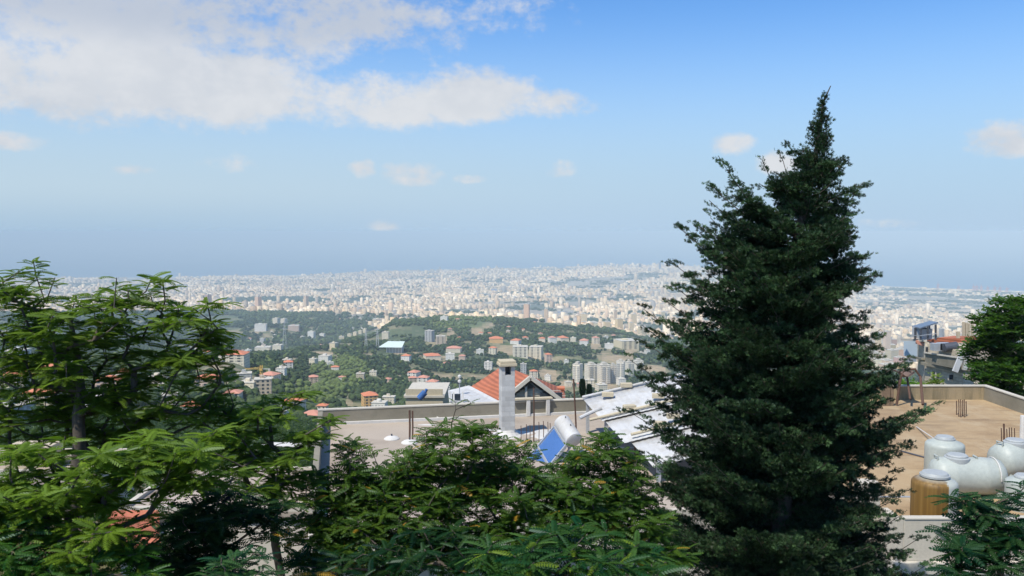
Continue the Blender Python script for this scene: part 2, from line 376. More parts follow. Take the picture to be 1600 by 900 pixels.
cx_=np.array([c[0] for c in COAST],float); cy_=np.array([c[1] for c in COAST],float)
def near_z(Y): return np.interp(Y,[-60,0,14,20,24,30,40],[712,710,707.6,706,704,702.5,699.6])
def terrain(x,Y):
    x=np.asarray(x,float);Y=np.asarray(Y,float)
    Yc=np.maximum(Y,40); px=800+F*x/Yc
    i=np.clip(np.searchsorted(KX,px)-1,0,len(KX)-2); t=np.clip((px-KX[i])/(KX[i+1]-KX[i]),0,1); t=t*t*(3-2*t)
    g=(np.log(Yc)-LG[0])/(LG[1]-LG[0]); gi=np.clip(g.astype(int),0,len(LG)-2); gt=np.clip(g-gi,0,1)
    z0=ZG[i,gi]*(1-gt)+ZG[i,gi+1]*gt; z1=ZG[i+1,gi]*(1-gt)+ZG[i+1,gi+1]*gt
    z=z0*(1-t)+z1*t
    amp=np.interp(Y,[150,500,1000,3000,5000,7000,12000],[0,3,9,22,16,3,1])
    z=z+amp*(fbm(x,Y,420,4,3)-.5)*1.6+amp*.25*(fbm(x,Y,90,3,8)-.5)
    cst=np.interp(px,cx_,cy_)+ (fbm(x,Y,900,3,5)-.5)*160
    k=np.clip((Y-cst)/90,0,1); z=np.maximum(z,2.5)*(1-k)+(-14)*k
    nz=near_z(np.minimum(Y,40))+.5*(fbm(x,Y,6,3,2)-.5)
    z=np.where(Y<40,nz,z)
    return z
CS=[(-900,4500),(350,4500),(480,4500),(540,4200),(600,3300),(620,3150),(700,3000),(800,3050),(870,3000),(950,2900),(1030,2800),(1150,2500),(1350,2150),(1600,2050),(2500,2000)]
def city_start(px): return np.interp(px,[c[0] for c in CS],[c[1] for c in CS])
def hit(px,py,ymin=300.,ymax=16000.):
    Yq=np.geomspace(ymin,ymax,3000); u=(px-800)/F
    d=ray(px,py); k=d.z/d.y; kx=d.x/d.y
    z=terrain(kx*Yq,Yq); zr=CZ+k*Yq
    idx=np.nonzero(z>=zr)[0]
    j=idx[0] if len(idx) else int(np.argmin(zr-z))
    return Vector((kx*Yq[j],Yq[j],float(z[j])))
# bare patches on the hills (px,py,rx,ry)
BARE=[(870,563,16,7),(1020,577,22,9),(640,553,34,3),(680,538,20,8),(860,590,14,16),(985,550,10,14),(930,541,12,5),(745,520,14,8),(760,508,12,5),(690,534,12,10),
 (500,640,30,6),(487,600,5,10),(545,632,8,14),(470,600,10,3),(380,600,30,8),(420,625,20,8),(705,522,8,5),(530,540,30,3),(505,552,20,4),(960,562,25,8),(850,585,12,14),(575,556,14,3),
 (885,600,16,8),(940,606,30,8),(800,548,30,8),(840,556,22,8),(450,566,14,3),(340,575,20,5),(660,606,14,4)]
LIGHTGREEN=[(530,585,50,28),(730,505,45,10),(480,620,40,20),(520,620,30,14),(700,508,30,8)]
def patch(pxs,pys,L):
    m=np.zeros(np.shape(pxs))
    for a,b,c,d in L: m=np.maximum(m,1-((pxs-a)/c)**2-((pys-b)/d)**2)
    return m
us=np.linspace(-1.25,1.25,620)
ysr=np.concatenate([np.linspace(-45,60,50),np.geomspace(62,5200,260),np.geomspace(5260,17500,110)])
UU,YY=np.meshgrid(us,ysr); XX=UU*(YY+60)
ZZ=terrain(XX,YY)
V=np.stack([XX.ravel(),YY.ravel(),ZZ.ravel()],1)
nr,nc=XX.shape; idx=np.arange(nr*nc).reshape(nr,nc)
Fq=np.stack([idx[:-1,:-1].ravel(),idx[:-1,1:].ravel(),idx[1:,1:].ravel(),idx[1:,:-1].ravel()],1)
cxf=(XX[:-1,:-1]+XX[1:,1:])/2; cyf=(YY[:-1,:-1]+YY[1:,1:])/2; czf=(ZZ[:-1,:-1]+ZZ[1:,1:])/2
pxf,pyf=proj(cxf,np.maximum(cyf,1),czf)
n1=fbm(cxf,cyf,160,4,21); n2=fbm(cxf,cyf,45,3,31)
green=np.stack([.055+.05*n1,.085+.04*n1,.03+.015*n1],-1); soil=np.array([.36,.27,.17])
k=np.clip((n2-.58)*6,0,1)*.5; k=np.maximum(k,np.clip((patch(pxf,pyf,BARE)+(n2-.5)*1.4)*2,0,1)*(cyf<3200)*(cyf>250))
c=green*(1-k[...,None])+soil*k[...,None]
lg=np.clip((patch(pxf,pyf,LIGHTGREEN)+(n1-.5))*1.5,0,1)[...,None]*(cyf<3200)[...,None]
c=c*(1-lg)+np.array([.115,.15,.05])*lg
cityk=np.clip((cyf-city_start(pxf)+250)/300,0,1)[...,None]
n3=fbm(cxf,cyf,300,4,41)[...,None]; cityc=np.array([.42,.36,.29])*(.55+.7*n3)
cityc=np.where(n3>.58,np.array([.10,.115,.075]),cityc)
c=c*(1-cityk)+cityc*cityk
# sandy open ground by the port, pale breakwater strip
sand=np.clip((1-((pxf-1516)/42)**2-((pyf-489)/7)**2+(n1-.5))*3,0,1)[...,None]*(cyf>4000)[...,None]; c=c*(1-sand)+np.array([.50,.37,.26])*sand
shore=((np.interp(pxf,cx_,cy_)-cyf)<260)&(cyf>5000); c=np.where(shore[...,None],np.array([.55,.52,.45]),c)
nearm=(cyf<250)[...,None]; c=np.where(nearm,np.stack([.07+.08*n2,.075+.05*n2,.035+.02*n2],-1),c)
m,t,o=newmat('ground_cover'); p=t.nodes.new('ShaderNodeBsdfPrincipled'); t.links.new(p.outputs[0],o.inputs[0]); p.inputs['Roughness'].default_value=.95
a=attr_col(t); nn,_=tex(t,.06,8,.7); nn2,_=tex(t,.5,6,.7)
cc=mixc(t,1.0,a,ramp(t,nn,[(.3,(.55,.6,.55)),(.7,(1.35,1.3,1.2))]),'MULTIPLY'); cc=mixc(t,1.0,cc,ramp(t,nn2,[(.3,(.7,.7,.7)),(.7,(1.25,1.25,1.25))]),'MULTIPLY')
t.links.new(cc,p.inputs['Base Color']); M['ground']=m
g=mesh_np('ground',V,Fq,m,c.reshape(-1,3),smooth=True); tag(g,kind='structure')
# sea
m,t,o=newmat('sea_water'); p=t.nodes.new('ShaderNodeBsdfPrincipled'); t.links.new(p.outputs[0],o.inputs[0]); p.inputs['Base Color'].default_value=(.06,.14,.21,1); p.inputs['Roughness'].default_value=.35
nn,v=tex(t,.004,6,.6,sc=(1,3,1)); b=t.nodes.new('ShaderNodeBump'); b.inputs['Strength'].default_value=.3; b.inputs['Distance'].default_value=3; t.links.new(nn,b.inputs['Height']); t.links.new(b.outputs[0],p.inputs['Normal'])
SR=150000
sb=MB(); sb.add([(SR*math.cos(R(i*5)),SR*math.sin(R(i*5))+5000,0) for i in range(72)],[tuple(range(72))]); tag(sb.build('sea',m),kind='structure')
# haze
m,t,o=newmat('haze_air'); pv=t.nodes.new('ShaderNodeVolumePrincipled'); pv.inputs['Color'].default_value=(.77,.925,.98,1); pv.inputs['Density'].default_value=8.8e-5; pv.inputs['Anisotropy'].default_value=-0.22
t.links.new(pv.outputs[0],o.inputs['Volume'])
hb=MB(); hb.b2((-170000,-170000,-16),(170000,180000,734)); tag(hb.build('haze',m),kind='stuff')
# ================================================================== houses on the hills
def tint(c,s=.06):
    k=1+random.uniform(-s,s); return tuple(min(.85,x*k) for x in c)
_mc={}
def plaster(c):
    key=tuple(round(x,2) for x in c)
    if key not in _mc: _mc[key]=facademat('plaster',False,key,.42,3.0,2.9)
    return _mc[key]
HOUSE_XY=[]
RO={'o':'tile_far','p':'tile_pink'}
def house(px,py,wp,hp,roof,wall,label,group=None,rot=None,ymin=300,name='house',depth=None,cat='house'):
    """px,py: foot centre; wp,hp: width and height in photo pixels"""
    P=hit(px,py,ymin); wp*=.88; hp*=.9; Y=P.y; w_=wp/F*Y; h=hp/F*Y; rz=random.uniform(-.35,.35) if rot is None else rot
    d=(depth or random.uniform(.7,1.0))*w_; w_=w_/(abs(math.cos(rz))+abs(math.sin(rz))*.8)
    o=empty(name,(P.x,P.y+d*.4,P.z-1),label,cat,group,rz)
    HOUSE_XY.append((P.x,P.y+d*.3,max(w_,d)*.75+3,Y))
    rh=0 if roof in 'fg' else min(.32*h,.22*min(w_,d)); wh=h+1-rh
    b=MB(); b.b2((-w_/2,-d/2,-8),(w_/2,d/2,wh)); b.build('wall',plaster(wall),o)
    if roof in 'op':
        e=.6; r=MB(); x0,y0=w_/2+e,d/2+e; rx=max(0,x0-y0); ry=max(0,y0-x0)
        r.add([(-x0,-y0,wh),(x0,-y0,wh),(x0,y0,wh),(-x0,y0,wh),(-rx,-ry,wh+rh),(rx,ry,wh+rh)],
              [(0,1,5,4),(1,2,5),(2,3,4,5),(3,0,4),(3,2,1,0)] if rx>=ry else [(0,1,4),(1,2,5,4),(2,3,5),(3,0,4,5),(3,2,1,0)])
        r.build('roof',M[RO[roof]],o)
    else:
        r=MB(); r.b2((-w_/2-.3,-d/2-.3,wh),(w_/2+.3,d/2+.3,wh+.4)); r.build('roof',M['conc_edge'],o)
        s=MB(); s.b2((-w_*.2,-d*.1,wh+.4),(w_*.08,d*.2,wh+2.6)); s.build('stair_head',plaster(wall),o)
    if hp>=12:   # windows one can make out
        nf=max(1,int(round(wh/3.2))); 
        for k in range(nf):
            for j in (-.3,0,.3) if wp>22 else (-.25,.25):
                ww=MB(); zc=1.0+ (k+.55)*(wh-1)/nf; ww.box((j*w_,-d/2-.03,zc),(w_*.13,.12,min(1.7,(wh-1)/nf*.5))); ww.build('window',M['glass'],o)
    return o
cr=(.74,.65,.49); wt=(.78,.74,.66); ye=(.66,.40,.16); pk=(.62,.46,.36); gr=(.45,.45,.43); tn=(.52,.43,.31); bc=(.74,.62,.40)
H=[
(319,560,18,15,'o',cr,'small cream house with hipped orange roof left of the long red roofed villa'),
(362,566,46,20,'o',cr,'long cream villa with red tiled roof beside the left tree'),
(322,604,46,20,'o',pk,'low orange roofed house behind the right side of the left tree'),
(420,598,34,19,'p',cr,'house with pink red roof right behind the yellow tower crane'),
(409,616,34,26,'f',tn,'unfinished concrete block standing below the tower crane'),
(361,626,30,19,'p',cr,'pink roofed house low beside the left tree, left of the unfinished block'),
(386,606,30,9,'f',cr,'low beige flat roofed building left of the unfinished concrete block'),
(380,592,28,9,'f',gr,'grey flat roofed building under the long arm of the crane'),
(458,642,36,24,'o',cr,'orange tiled house just left of the cement parapet corner'),
(487,660,40,20,'p',wt,'white house with pink roof terrace touching the left end of the grey parapet'),
(503,646,18,17,'o',cr,'narrow orange gabled house rising over the parapet corner'),
(440,664,22,24,'f',wt,'white cube house under the orange tiled house near the parapet corner'),
(20,606,52,30,'o',cr,'cream house with orange roof at the far left edge between the branches'),
(62,648,60,48,'o',tn,'large beige house with orange eaves seen between the left trunks'),
(78,590,36,24,'o',wt,'white house with orange roof above the large beige house'),
(166,606,42,20,'o',pk,'orange roofed house seen through the middle of the left tree'),
(20,566,34,20,'f',wt,'white flat block high at the far left edge behind leaves'),
(190,590,26,15,'o',cr,'small orange roof in the gap right of the thick left trunk'),
(244,606,32,18,'f',cr,'cream flat roofed house behind the right half of the left tree'),
(112,580,26,17,'f',cr,'pale house in the gap beside the forked left trunk'),
(152,650,42,26,'f',wt,'white flat roofed house low between the left trunks'),
(298,646,36,20,'o',cr,'orange roof low behind the right foot of the left tree'),
(262,634,30,18,'f',tn,'tan flat roofed house behind the lower left tree crown'),
(10,668,60,36,'f',gr,'grey white building at the lowest left edge behind the branches'),
(576,636,31,26,'o',ye,'yellow ochre house with orange hipped roof below the pine forest'),
(592,641,26,13,'f',wt,'low white annex at the right foot of the yellow ochre house'),
(607,632,22,13,'f',cr,'pale house with arched white roof right of the yellow ochre house'),
(646,592,21,15,'p',wt,'uppermost of the three white stepped houses in the pine forest'),
(661,600,21,15,'p',wt,'middle of the three white stepped houses in the pine forest'),
(675,609,22,18,'p',wt,'lowest of the three white stepped houses in the pine forest'),
(693,615,22,11,'f',wt,'flat white terrace building right of the lowest stepped house'),
(634,564,17,12,'o',wt,'white house with orange roof just right of the big pale shed'),
(674,562,32,10,'o',cr,'row house with orange roof in the woods right of the pale shed'),
(507,566,22,11,'f',wt,'white villa on the near end of the wooded ridge'),
(602,530,12,12,'f',cr,'square cream house on the slope above the pale shed'),
(671,534,16,19,'f',gr,'tall grey white stepped block on the hill crest'),
(688,539,17,15,'f',tn,'brown unfinished block right of the grey white stepped block'),
(590,505,18,7,'f',bc,'long sunny yellow building on the left end of the hill crest'),
(521,547,13,12,'f',bc,'lowest house of the sunny row climbing the ridge'),
(533,534,10,9,'f',bc,'second lowest house of the sunny row climbing the ridge'),
(546,529,8,8,'f',bc,'third house from the bottom of the sunny row climbing the ridge'),
(555,526,8,8,'f',bc,'middle upper house of the sunny row climbing the ridge'),
(563,522,7,6,'f',bc,'second highest house of the sunny row climbing the ridge'),
(570,520,7,7,'f',bc,'highest house of the sunny row climbing the ridge'),
(709,551,28,11,'p',cr,'long building with wide red roof in the middle of the woods'),
(703,564,17,12,'f',wt,'white house directly below the wide red roof in the woods'),
(722,564,12,11,'p',pk,'small red house right of the white house below the wide red roof'),
(697,571,11,6,'p',pk,'tiny pink roofed hut under the white house in the woods'),
(750,554,13,8,'f',wt,'little white house alone in the woods right of the wide red roof'),
(763,579,15,14,'f',wt,'white house in the woods left above the red gabled roof'),
(770,554,15,14,'o',cr,'cream house with orange hipped roof left of the chimney top'),
(775,536,25,11,'o',ye,'orange building on the slope above the hipped roof house'),
(806,538,19,10,'o',wt,'white house with orange roof on the far slope above the chimney'),
(821,531,11,6,'o',cr,'small cream house right of the white house above the chimney'),
(847,535,12,9,'o',cr,'cream house left of the villa row on the far slope'),
(813,558,27,18,'f',cr,'cream apartment block right of the chimney top'),
(838,560,25,20,'f',cr,'terraced cream block with stepped flat roofs beside the bare slope'),
(857,567,13,17,'o',pk,'pinkish block with balconies at the right end of the terraced block'),
(834,592,15,16,'o',cr,'cream house with orange roof right above the gable'),
(818,583,11,16,'f',gr,'narrow grey house right of the chimney behind the gable'),
(694,502,14,8,'f',wt,'white house standing on the top of the green crest'),
(863,536,15,12,'p',wt,'first villa from the left in the row on the far slope'),
(880,534,19,10,'o',cr,'second villa in the row on the far slope, with long orange roof'),
(896,536,11,9,'f',cr,'third villa in the row on the far slope, flat roofed'),
(913,540,17,12,'p',wt,'white villa with pink roof at the right end of the row'),
(931,538,13,14,'p',cr,'slim red roofed house right of the villa row'),
(947,530,8,5,'f',wt,'tiny white house high on the green crest right of the villa row'),
(980,546,40,15,'f',bc,'wide beige school like building left of the big conifer'),
(952,545,15,8,'f',wt,'low white house left of the wide beige building'),
(486,529,12,12,'f',wt,'white house alone in the blue green valley'),
(503,528,9,7,'f',wt,'smaller white house right of the lone one in the blue green valley'),
(406,518,22,12,'f',wt,'white house cluster block on the far blue hill left of the pylon'),
(431,509,11,13,'f',cr,'cream block high on the far blue hill'),
(443,508,10,11,'f',cr,'cream block next to the right of the high one on the far blue hill'),
(458,517,20,9,'f',pk,'pinkish terrace running down the far blue hill'),
(410,537,10,9,'f',gr,'pale grey block low on the far blue hill'),
(409,551,28,9,'f',cr,'long cream block at the foot of the far blue hill'),
(433,550,16,12,'f',cr,'cream block behind the lattice pylon foot'),
(387,552,11,6,'f',wt,'white block at the left foot of the far blue hill'),
]
for (px,py,wp,hp,rf,wl,lb) in H:
    house(px,py,wp,hp,rf,tint(wl),lb,'houses scattered over the hills')
hr=random.Random(5); nsm=0
for _ in range(900):
    if nsm>=55: break
    px=hr.uniform(300,1060); py=hr.uniform(500,600)
    P=hit(px,py,700)
    if P.y>city_start(px)-100 or P.y<750: continue
    if fbm(np.array([P.x]),np.array([P.y]),260,3,401)[0]<.53: continue
    if any((P.x-q[0])**2+(P.y-q[1])**2<(q[2]+16)**2 for q in HOUSE_XY): continue
    sz_=hr.uniform(9,15)*F/P.y; nsm+=1
    house(px,py,sz_,sz_*hr.uniform(.5,.8),hr.choice('ffop'),hr.choice([cr,wt,pk,tn,wt]),'small pale house half hidden among the trees of the wooded hills','small half hidden hill houses',ymin=700)
# residential towers with balcony slabs
def tower(px,py,wp,hp,wall,label,rot,floors,crown=True):
    P=hit(px,py,1000); Y=P.y; w_=wp/F*Y; h=hp/F*Y; d=w_*.9; w_=w_/(abs(math.cos(rot))+abs(math.sin(rot))*.6)
    o=empty('apartment_tower',(P.x,P.y+d*.4,P.z-1),label,'apartment tower','pale apartment towers left of the conifer',rot)
    HOUSE_XY.append((P.x,P.y+d*.3,w_,Y))
    b=MB(); b.b2((-w_/2,-d/2,-10),(w_/2,d/2,h)); b.build('wall',plaster(wall),o)
    r=MB(); r.b2((-w_*.5-.3,-d*.5-.3,h),(w_*.5+.3,d*.5+.3,h+.5)); r.b2((-w_*.22,-d*.3,h+.5),(w_*.2,d*.3,h+4)); r.build('roof',M['conc_edge'],o)
    for k in range(1,floors):
        z=h*k/floors
        for sx in (-1,1):
            s=MB(); s.b2((sx*w_*.27-w_*.17,-d/2-1.4,z),(sx*w_*.27+w_*.17,-d/2-.01,z+1.0)); s.build('balcony',plaster((.70,.66,.58)),o)
for a in [(903,599,14,31,(.82,.74,.58),'slender cream tower at the left end of the tower group',-.5,11),
 (924,596,18,27,(.78,.69,.54),'second tower from the left, with wide shaded balconies',.35,9),
 (944,600,18,31,(.78,.69,.54),'third tower from the left, taller with banded balconies',.3,10),
 (958,599,10,29,(.70,.60,.46),'narrow tan tower in the middle of the tower group',.2,9),
 (970,595,14,31,(.80,.73,.60),'tallest white tower right of the middle of the group',-.2,10),
 (984,588,12,23,(.78,.70,.56),'pale tower just left of the conifer branches',.3,8),
 (998,580,14,17,(.80,.72,.58),'last tower at the right end, partly behind the conifer',.2,6)]: tower(*a)
for a in [(921,609,18,17,'f',cr,'cream block standing in front of the second tower'),
 (940,613,20,13,'f',cr,'low terraced cream block in front of the third tower'),
 (906,606,11,9,'p',pk,'low pinkish building at the foot of the slender cream tower'),
 (888,604,13,8,'f',cr,'small pale house left of the slender cream tower'),
 (971,602,16,11,'f',wt,'white block at the foot of the tallest tower')]:
    house(*a[:5],a[5],a[6],'houses scattered over the hills',ymin=900)
# pale open shed in the woods
P=hit(611,552,900); Y=P.y; w_=38/F*Y; h=15/F*Y
o=empty('open_shed',(P.x,P.y+w_*.3,P.z-.5),'large shed with pale green white roof on slim columns in the woods','shed',None,-.12)
HOUSE_XY.append((P.x,P.y,w_*.7,Y))
b=MB(); b.add([(-w_/2,-w_*.28,h*.62),(w_/2,-w_*.28,h*.62),(w_*.42,w_*.5,h),(-w_*.3,w_*.5,h),(-w_/2,-w_*.28,h*.66),(w_/2,-w_*.28,h*.66),(w_*.42,w_*.5,h*1.04),(-w_*.3,w_*.5,h*1.04)],
  [(3,2,1,0),(4,5,6,7),(0,1,5,4),(1,2,6,5),(2,3,7,6),(3,0,4,7)]); b.build('roof',weathered('pale_green_sheet',(.60,.68,.62),.05,.1,.6,0),o)
for k in range(6):
    x=-w_*.16+k*w_*.125; q=MB(); q.bar((x,-w_*.26,-4),(x,-w_*.26,h*.62),.5); q.build('column',M['pylon'],o)
q=MB(); q.b2((-w_*.2,-w_*.1,-4),(w_*.42,w_*.4,h*.55)); q.build('wall',plaster(gr),o)
# pylons
def pylon(px,pyb,hp,label):
    P=hit(px,pyb,800); h=hp/F*P.y; w_=h*.14
    o=empty('power_pylon',(P.x,P.y,P.z-1),label,'power pylon','lattice power pylons on the hills')
    q=MB()
    for sx in(-1,1):
        for sy in (-1,1): q.bar((sx*w_/2,sy*w_/2,0),(sx*.4,sy*.4,h),.45)
    for k in range(7):
        z=h*k/7; z2=h*(k+1)/7; a=w_/2*(1-k/7)+.4*k/7; b_=w_/2*(1-(k+1)/7)+.4*(k+1)/7
        q.bar((-a,-a,z),(b_,-b_,z2),.25); q.bar((a,-a,z),(-b_,-b_,z2),.25)
    q.build('lattice_mast',M['pylon'],o)
    for z in (.72,.82,.92):
        c_=MB(); c_.bar((-w_*.9,0,h*z),(w_*.9,0,h*z),.4); c_.build('cross_arm',M['pylon'],o)
pylon(445,549,50,'tall lattice pylon in front of the far blue hill')
pylon(572,546,32,'left lattice pylon on the wooded slope beside the pale shed')
pylon(590,545,34,'right lattice pylon on the wooded slope, nearest the pale shed')
# tower crane
P=hit(409,612,300); k=P.y/F
o=empty('tower_crane',(P.x,P.y,P.z),'yellow tower crane with long arm above the unfinished concrete block','crane')
h=42*k
q=MB()
for sx in(-1,1):
    for sy in(-1,1): q.bar((sx*.8,sy*.8,0),(sx*.8,sy*.8,h),.35)
n_=12
for i in range(n_):
    q.bar((-.8,-.8,h*i/n_),(.8,-.8,h*(i+1)/n_),.2); q.bar((.8,-.8,h*i/n_),(-.8,-.8,h*(i+1)/n_),.2)
q.build('mast',M['crane'],o)
q=MB(); q.bar((-26*k,0,h*.86),(0,0,h*.86),.4); q.bar((-26*k,0,h*.86+.1),(0,0,h*.94),.3); 
for i in range(10): q.bar((-26*k*i/10,0,h*.86),(-26*k*(i+.5)/10,0,h*(.86+.08*(1-i/10))),.18)
q.build('jib',M['crane'],o)
q=MB(); q.bar((0,0,h*.86),(14*k,0,h*.86),.5); q.build('counter_jib',M['whitemetal'],o)
q=MB(); q.b2((11*k,-.8,h*.86-1.8),(14*k,.8,h*.86)); q.build('counterweight',M['conc_light'],o)
q=MB(); q.b2((-1,-1.6,h*.8),(1,0,h*.86)); q.build('cab',M['crane'],o)
# ================================================================== the city
def boxes(cx,cy,cz,w_,d,h,rz):
    n=len(cx); sx=np.array([-1,1,1,-1]); sy=np.array([-1,-1,1,1])
    lx=sx[None]*w_[:,None]/2; ly=sy[None]*d[:,None]/2; c_,s_=np.cos(rz)[:,None],np.sin(rz)[:,None]
    X_=cx[:,None]+lx*c_-ly*s_; Y_=cy[:,None]+lx*s_+ly*c_
    Vb=np.empty((n,8,3)); Vb[:,:4,0]=X_;Vb[:,4:,0]=X_;Vb[:,:4,1]=Y_;Vb[:,4:,1]=Y_;Vb[:,:4,2]=(cz-12)[:,None];Vb[:,4:,2]=(cz+h)[:,None]
    f=np.array([[0,1,5,4],[1,2,6,5],[2,3,7,6],[3,0,4,7],[4,5,6,7]])
    Fb=(np.arange(n)*8)[:,None,None]+f[None]
    return Vb.reshape(-1,3),Fb.reshape(-1,4)
pts=[]
def grid(y0,y1,sp):
    xs=np.arange(-.78*y1,.78*y1,sp); ys_=np.arange(y0,y1,sp); gx,gy=np.meshgrid(xs,ys_)
    gx=gx+rng.uniform(-.35,.35,gx.shape)*sp; gy=gy+rng.uniform(-.35,.35,gx.shape)*sp
    ok=np.abs(gx)<.76*gy; return gx[ok],gy[ok]
A=[grid(2000,4500,34),grid(4500,7000,38),grid(7000,10000,46),grid(10000,16500,58)]
bx=np.concatenate([a[0] for a in A]); by=np.concatenate([a[1] for a in A]); spc=np.concatenate([np.full(len(a[0]),s) for a,s in zip(A,(34,38,46,58))])
px_=800+F*bx/by
cst=np.interp(px_,cx_,cy_)
den=fbm(bx,by,420,4,51); park=fbm(bx,by,260,3,77)
# right side towards the port: sheds and open ground
industrial=(px_>1340)&(by>6800)
ok=(by>city_start(px_))&(by<cst-150)&(park<.60)&(fbm(bx,by,900,3,177)+.25*fbm(bx,by,200,2,178)<.80)&~(industrial&(rng.random(len(bx))<.55))&(rng.random(len(bx))<.93)
road=np.minimum(np.abs(fbm(bx,by,2600,2,301)-.5)/.010,np.minimum(np.abs(fbm(bx,by,1900,2,311)-.47)/.012,np.abs(fbm(bx,by,1500,2,321)-.56)/.012)); ok&=road>1
zb=terrain(bx,by); ppx,ppy=proj(bx,by,zb)
ok&=~((((ppx-1516)/42)**2+((ppy-489)/7)**2)<1.05)
ok&=~((((ppx-430)/90)**2+((ppy-470)/5)**2)<1)   # green band in the plain
ok&=~((((ppx-940)/40)**2+((ppy-507)/4)**2)<1)
bx,by,zb,spc,px_,industrial,den=[a[ok] for a in (bx,by,zb,spc,px_,industrial,den)]
nb=len(bx)
bw=spc*rng.uniform(.42,.72,nb); bd=bw*rng.uniform(.6,1.1,nb); bh=rng.gamma(5,1.0,nb)*2.5*(.35+1.3*den)+6
tall=rng.random(nb)<np.where((px_>820)&(px_<1100),.05,.018); bh=np.where(tall,bh*2.2+12,bh)
bh=np.minimum(bh,105)
bw=np.where(industrial,bw*1.7,bw); bh=np.where(industrial&(rng.random(nb)<.8),rng.uniform(5,11,nb),bh)
wide=rng.random(nb)<.05; bw=np.where(wide,bw*1.8,bw); bh=np.where(wide,np.minimum(bh,14),bh)
rz=(fbm(bx,by,1500,2,61)-.5)*3+rng.choice([0,math.pi/2],nb)+rng.normal(0,.08,nb)
pal=np.array([[.62,.53,.39],[.70,.61,.47],[.50,.43,.33],[.76,.69,.57],[.44,.34,.24],[.58,.46,.35],[.34,.31,.27],[.64,.50,.33],[.28,.28,.29]])
pal=np.minimum(pal*np.array([1.10,1.0,.86]),.85)
dist_=fbm(bx,by,700,3,333)[:,None]
bc_=(.62+.72*dist_)*pal[rng.choice(len(pal),nb,p=[.22,.2,.13,.13,.06,.09,.06,.07,.04])]*rng.uniform(.88,1.1,(nb,1))
# pull out the ones that show largest as objects of their own
app=bh*bw/by**2; infr=(np.abs(px_-800)<820)&~((px_>1040)&(px_<1330))&(px_>260)
order=np.argsort(-app*infr)[:150]; ind=np.zeros(nb,bool); ind[order]=True
Vb,Fb=boxes(bx[~ind],by[~ind],zb[~ind],bw[~ind],bd[~ind],bh[~ind],rz[~ind])
cf=np.repeat(bc_[~ind],5,0).reshape(-1,5,3); cf[:,4]*=rng.uniform(.75,1.1,(len(cf),1))
# stair heads and roof tanks as second small boxes
sel=np.nonzero(~ind)[0]; sel=sel[rng.random(len(sel))<.45]
V2,F2=boxes(bx[sel],by[sel],zb[sel]+bh[sel],bw[sel]*.35,bd[sel]*.4,np.full(len(sel),3.5),rz[sel]); V2=V2.reshape(-1,8,3); V2[:,:4,2]+=12; V2=V2.reshape(-1,3)
c2=np.repeat(bc_[sel],5,0)
ob=mesh_np('city_buildings',np.vstack([Vb,V2]),np.vstack([Fb,F2+len(Vb)]),M['city'],np.vstack([cf.reshape(-1,3),c2]))
tag(ob,'dense pale city of flat roofed blocks filling the coastal plain','city','',kind='stuff')
def block_label(px,Y):
    if px>1330: return 'pale flat roofed city block on the plain right of the conifer','nearer city blocks right of the conifer'
    if px>780: return 'pale flat roofed city block beyond the green crest left of the conifer','city blocks beyond the central green crest'
    return 'pale flat roofed city block beyond the far blue hill','city blocks beyond the blue hill'
def city_block(x,y,z,w_,d,h,r,c,label,group,name='city_block'):
    o=empty(name,(x,y,z),label,'building',group,r)
    b=MB(); b.b2((-w_/2,-d/2,-12),(w_/2,d/2,h)); b.build('wall',plaster(c),o)
    b=MB(); b.b2((-w_/2-.3,-d/2-.3,h),(w_/2+.3,d/2+.3,h+.8)); b.b2((-w_*.2,-d*.2,h+.8),(w_*.15,d*.2,h+3.6)); b.build('roof',M['conc_edge'],o)
    return o
for i in order:
    lb,gp=block_label(px_[i],by[i]); c=tuple(round(float(v)*12)/12 for v in bc_[i])
    city_block(bx[i],by[i],zb[i],bw[i],bd[i],bh[i],rz[i],c,lb,gp)
CT=[(1000,431,3,19,(.10,.16,.24),13000,'thin dark blue tower on the left of the two in the skyline'),
(1031,434,2.6,24,(.12,.16,.22),12500,'thin dark grey tower on the skyline beside the conifer'),
(1012,480,6.5,25,(.12,.24,.38),8000,'broad blue glass tower nearest the conifer'),
(940,463,5,22,(.12,.22,.36),10000,'blue glass tower behind the cream twin towers'),
(919,464,5.5,21,(.70,.62,.50),9800,'left cream twin tower on the plain'),(928,464,5.5,19,(.70,.62,.50),9800,'right cream twin tower on the plain'),
(968,452,9,16,(.32,.36,.44),11000,'wide grey glass tower right of the blue glass tower'),
(963,468,6,14,(.74,.72,.66),9400,'white tower in front of the wide grey glass tower'),(977,467,7,14,(.74,.72,.66),9400,'white tower right of the one before the grey glass tower'),
(874,505,6,19,(.34,.38,.44),5600,'first striped grey tower at the left end of the near tower row'),(882,504,6,19,(.42,.42,.42),5600,'second striped grey tower in the near tower row'),
(891,505,8,18,(.36,.37,.38),5600,'third and widest striped grey tower in the near tower row'),(906,507,9,19,(.66,.40,.27),5500,'salmon coloured tower in the near tower row'),
(915,500,7,17,(.74,.62,.46),5800,'yellowish tower right of the salmon one'),(928,499,7,14,(.60,.60,.60),5800,'light grey tower at the right end of the near tower row'),
(772,465,9,14,(.34,.38,.46),8500,'grey blue office block in the middle of the plain'),(794,468,8,10,(.16,.28,.34),8300,'teal glass block right of the grey blue office block'),
(756,472,10,9,(.20,.30,.44),8000,'blue glass block left of the grey blue office block'),
(906,470,8,12,(.20,.26,.34),9000,'dark glass block left of the cream twin towers'),(1155,1,1,1,None,0,'')]
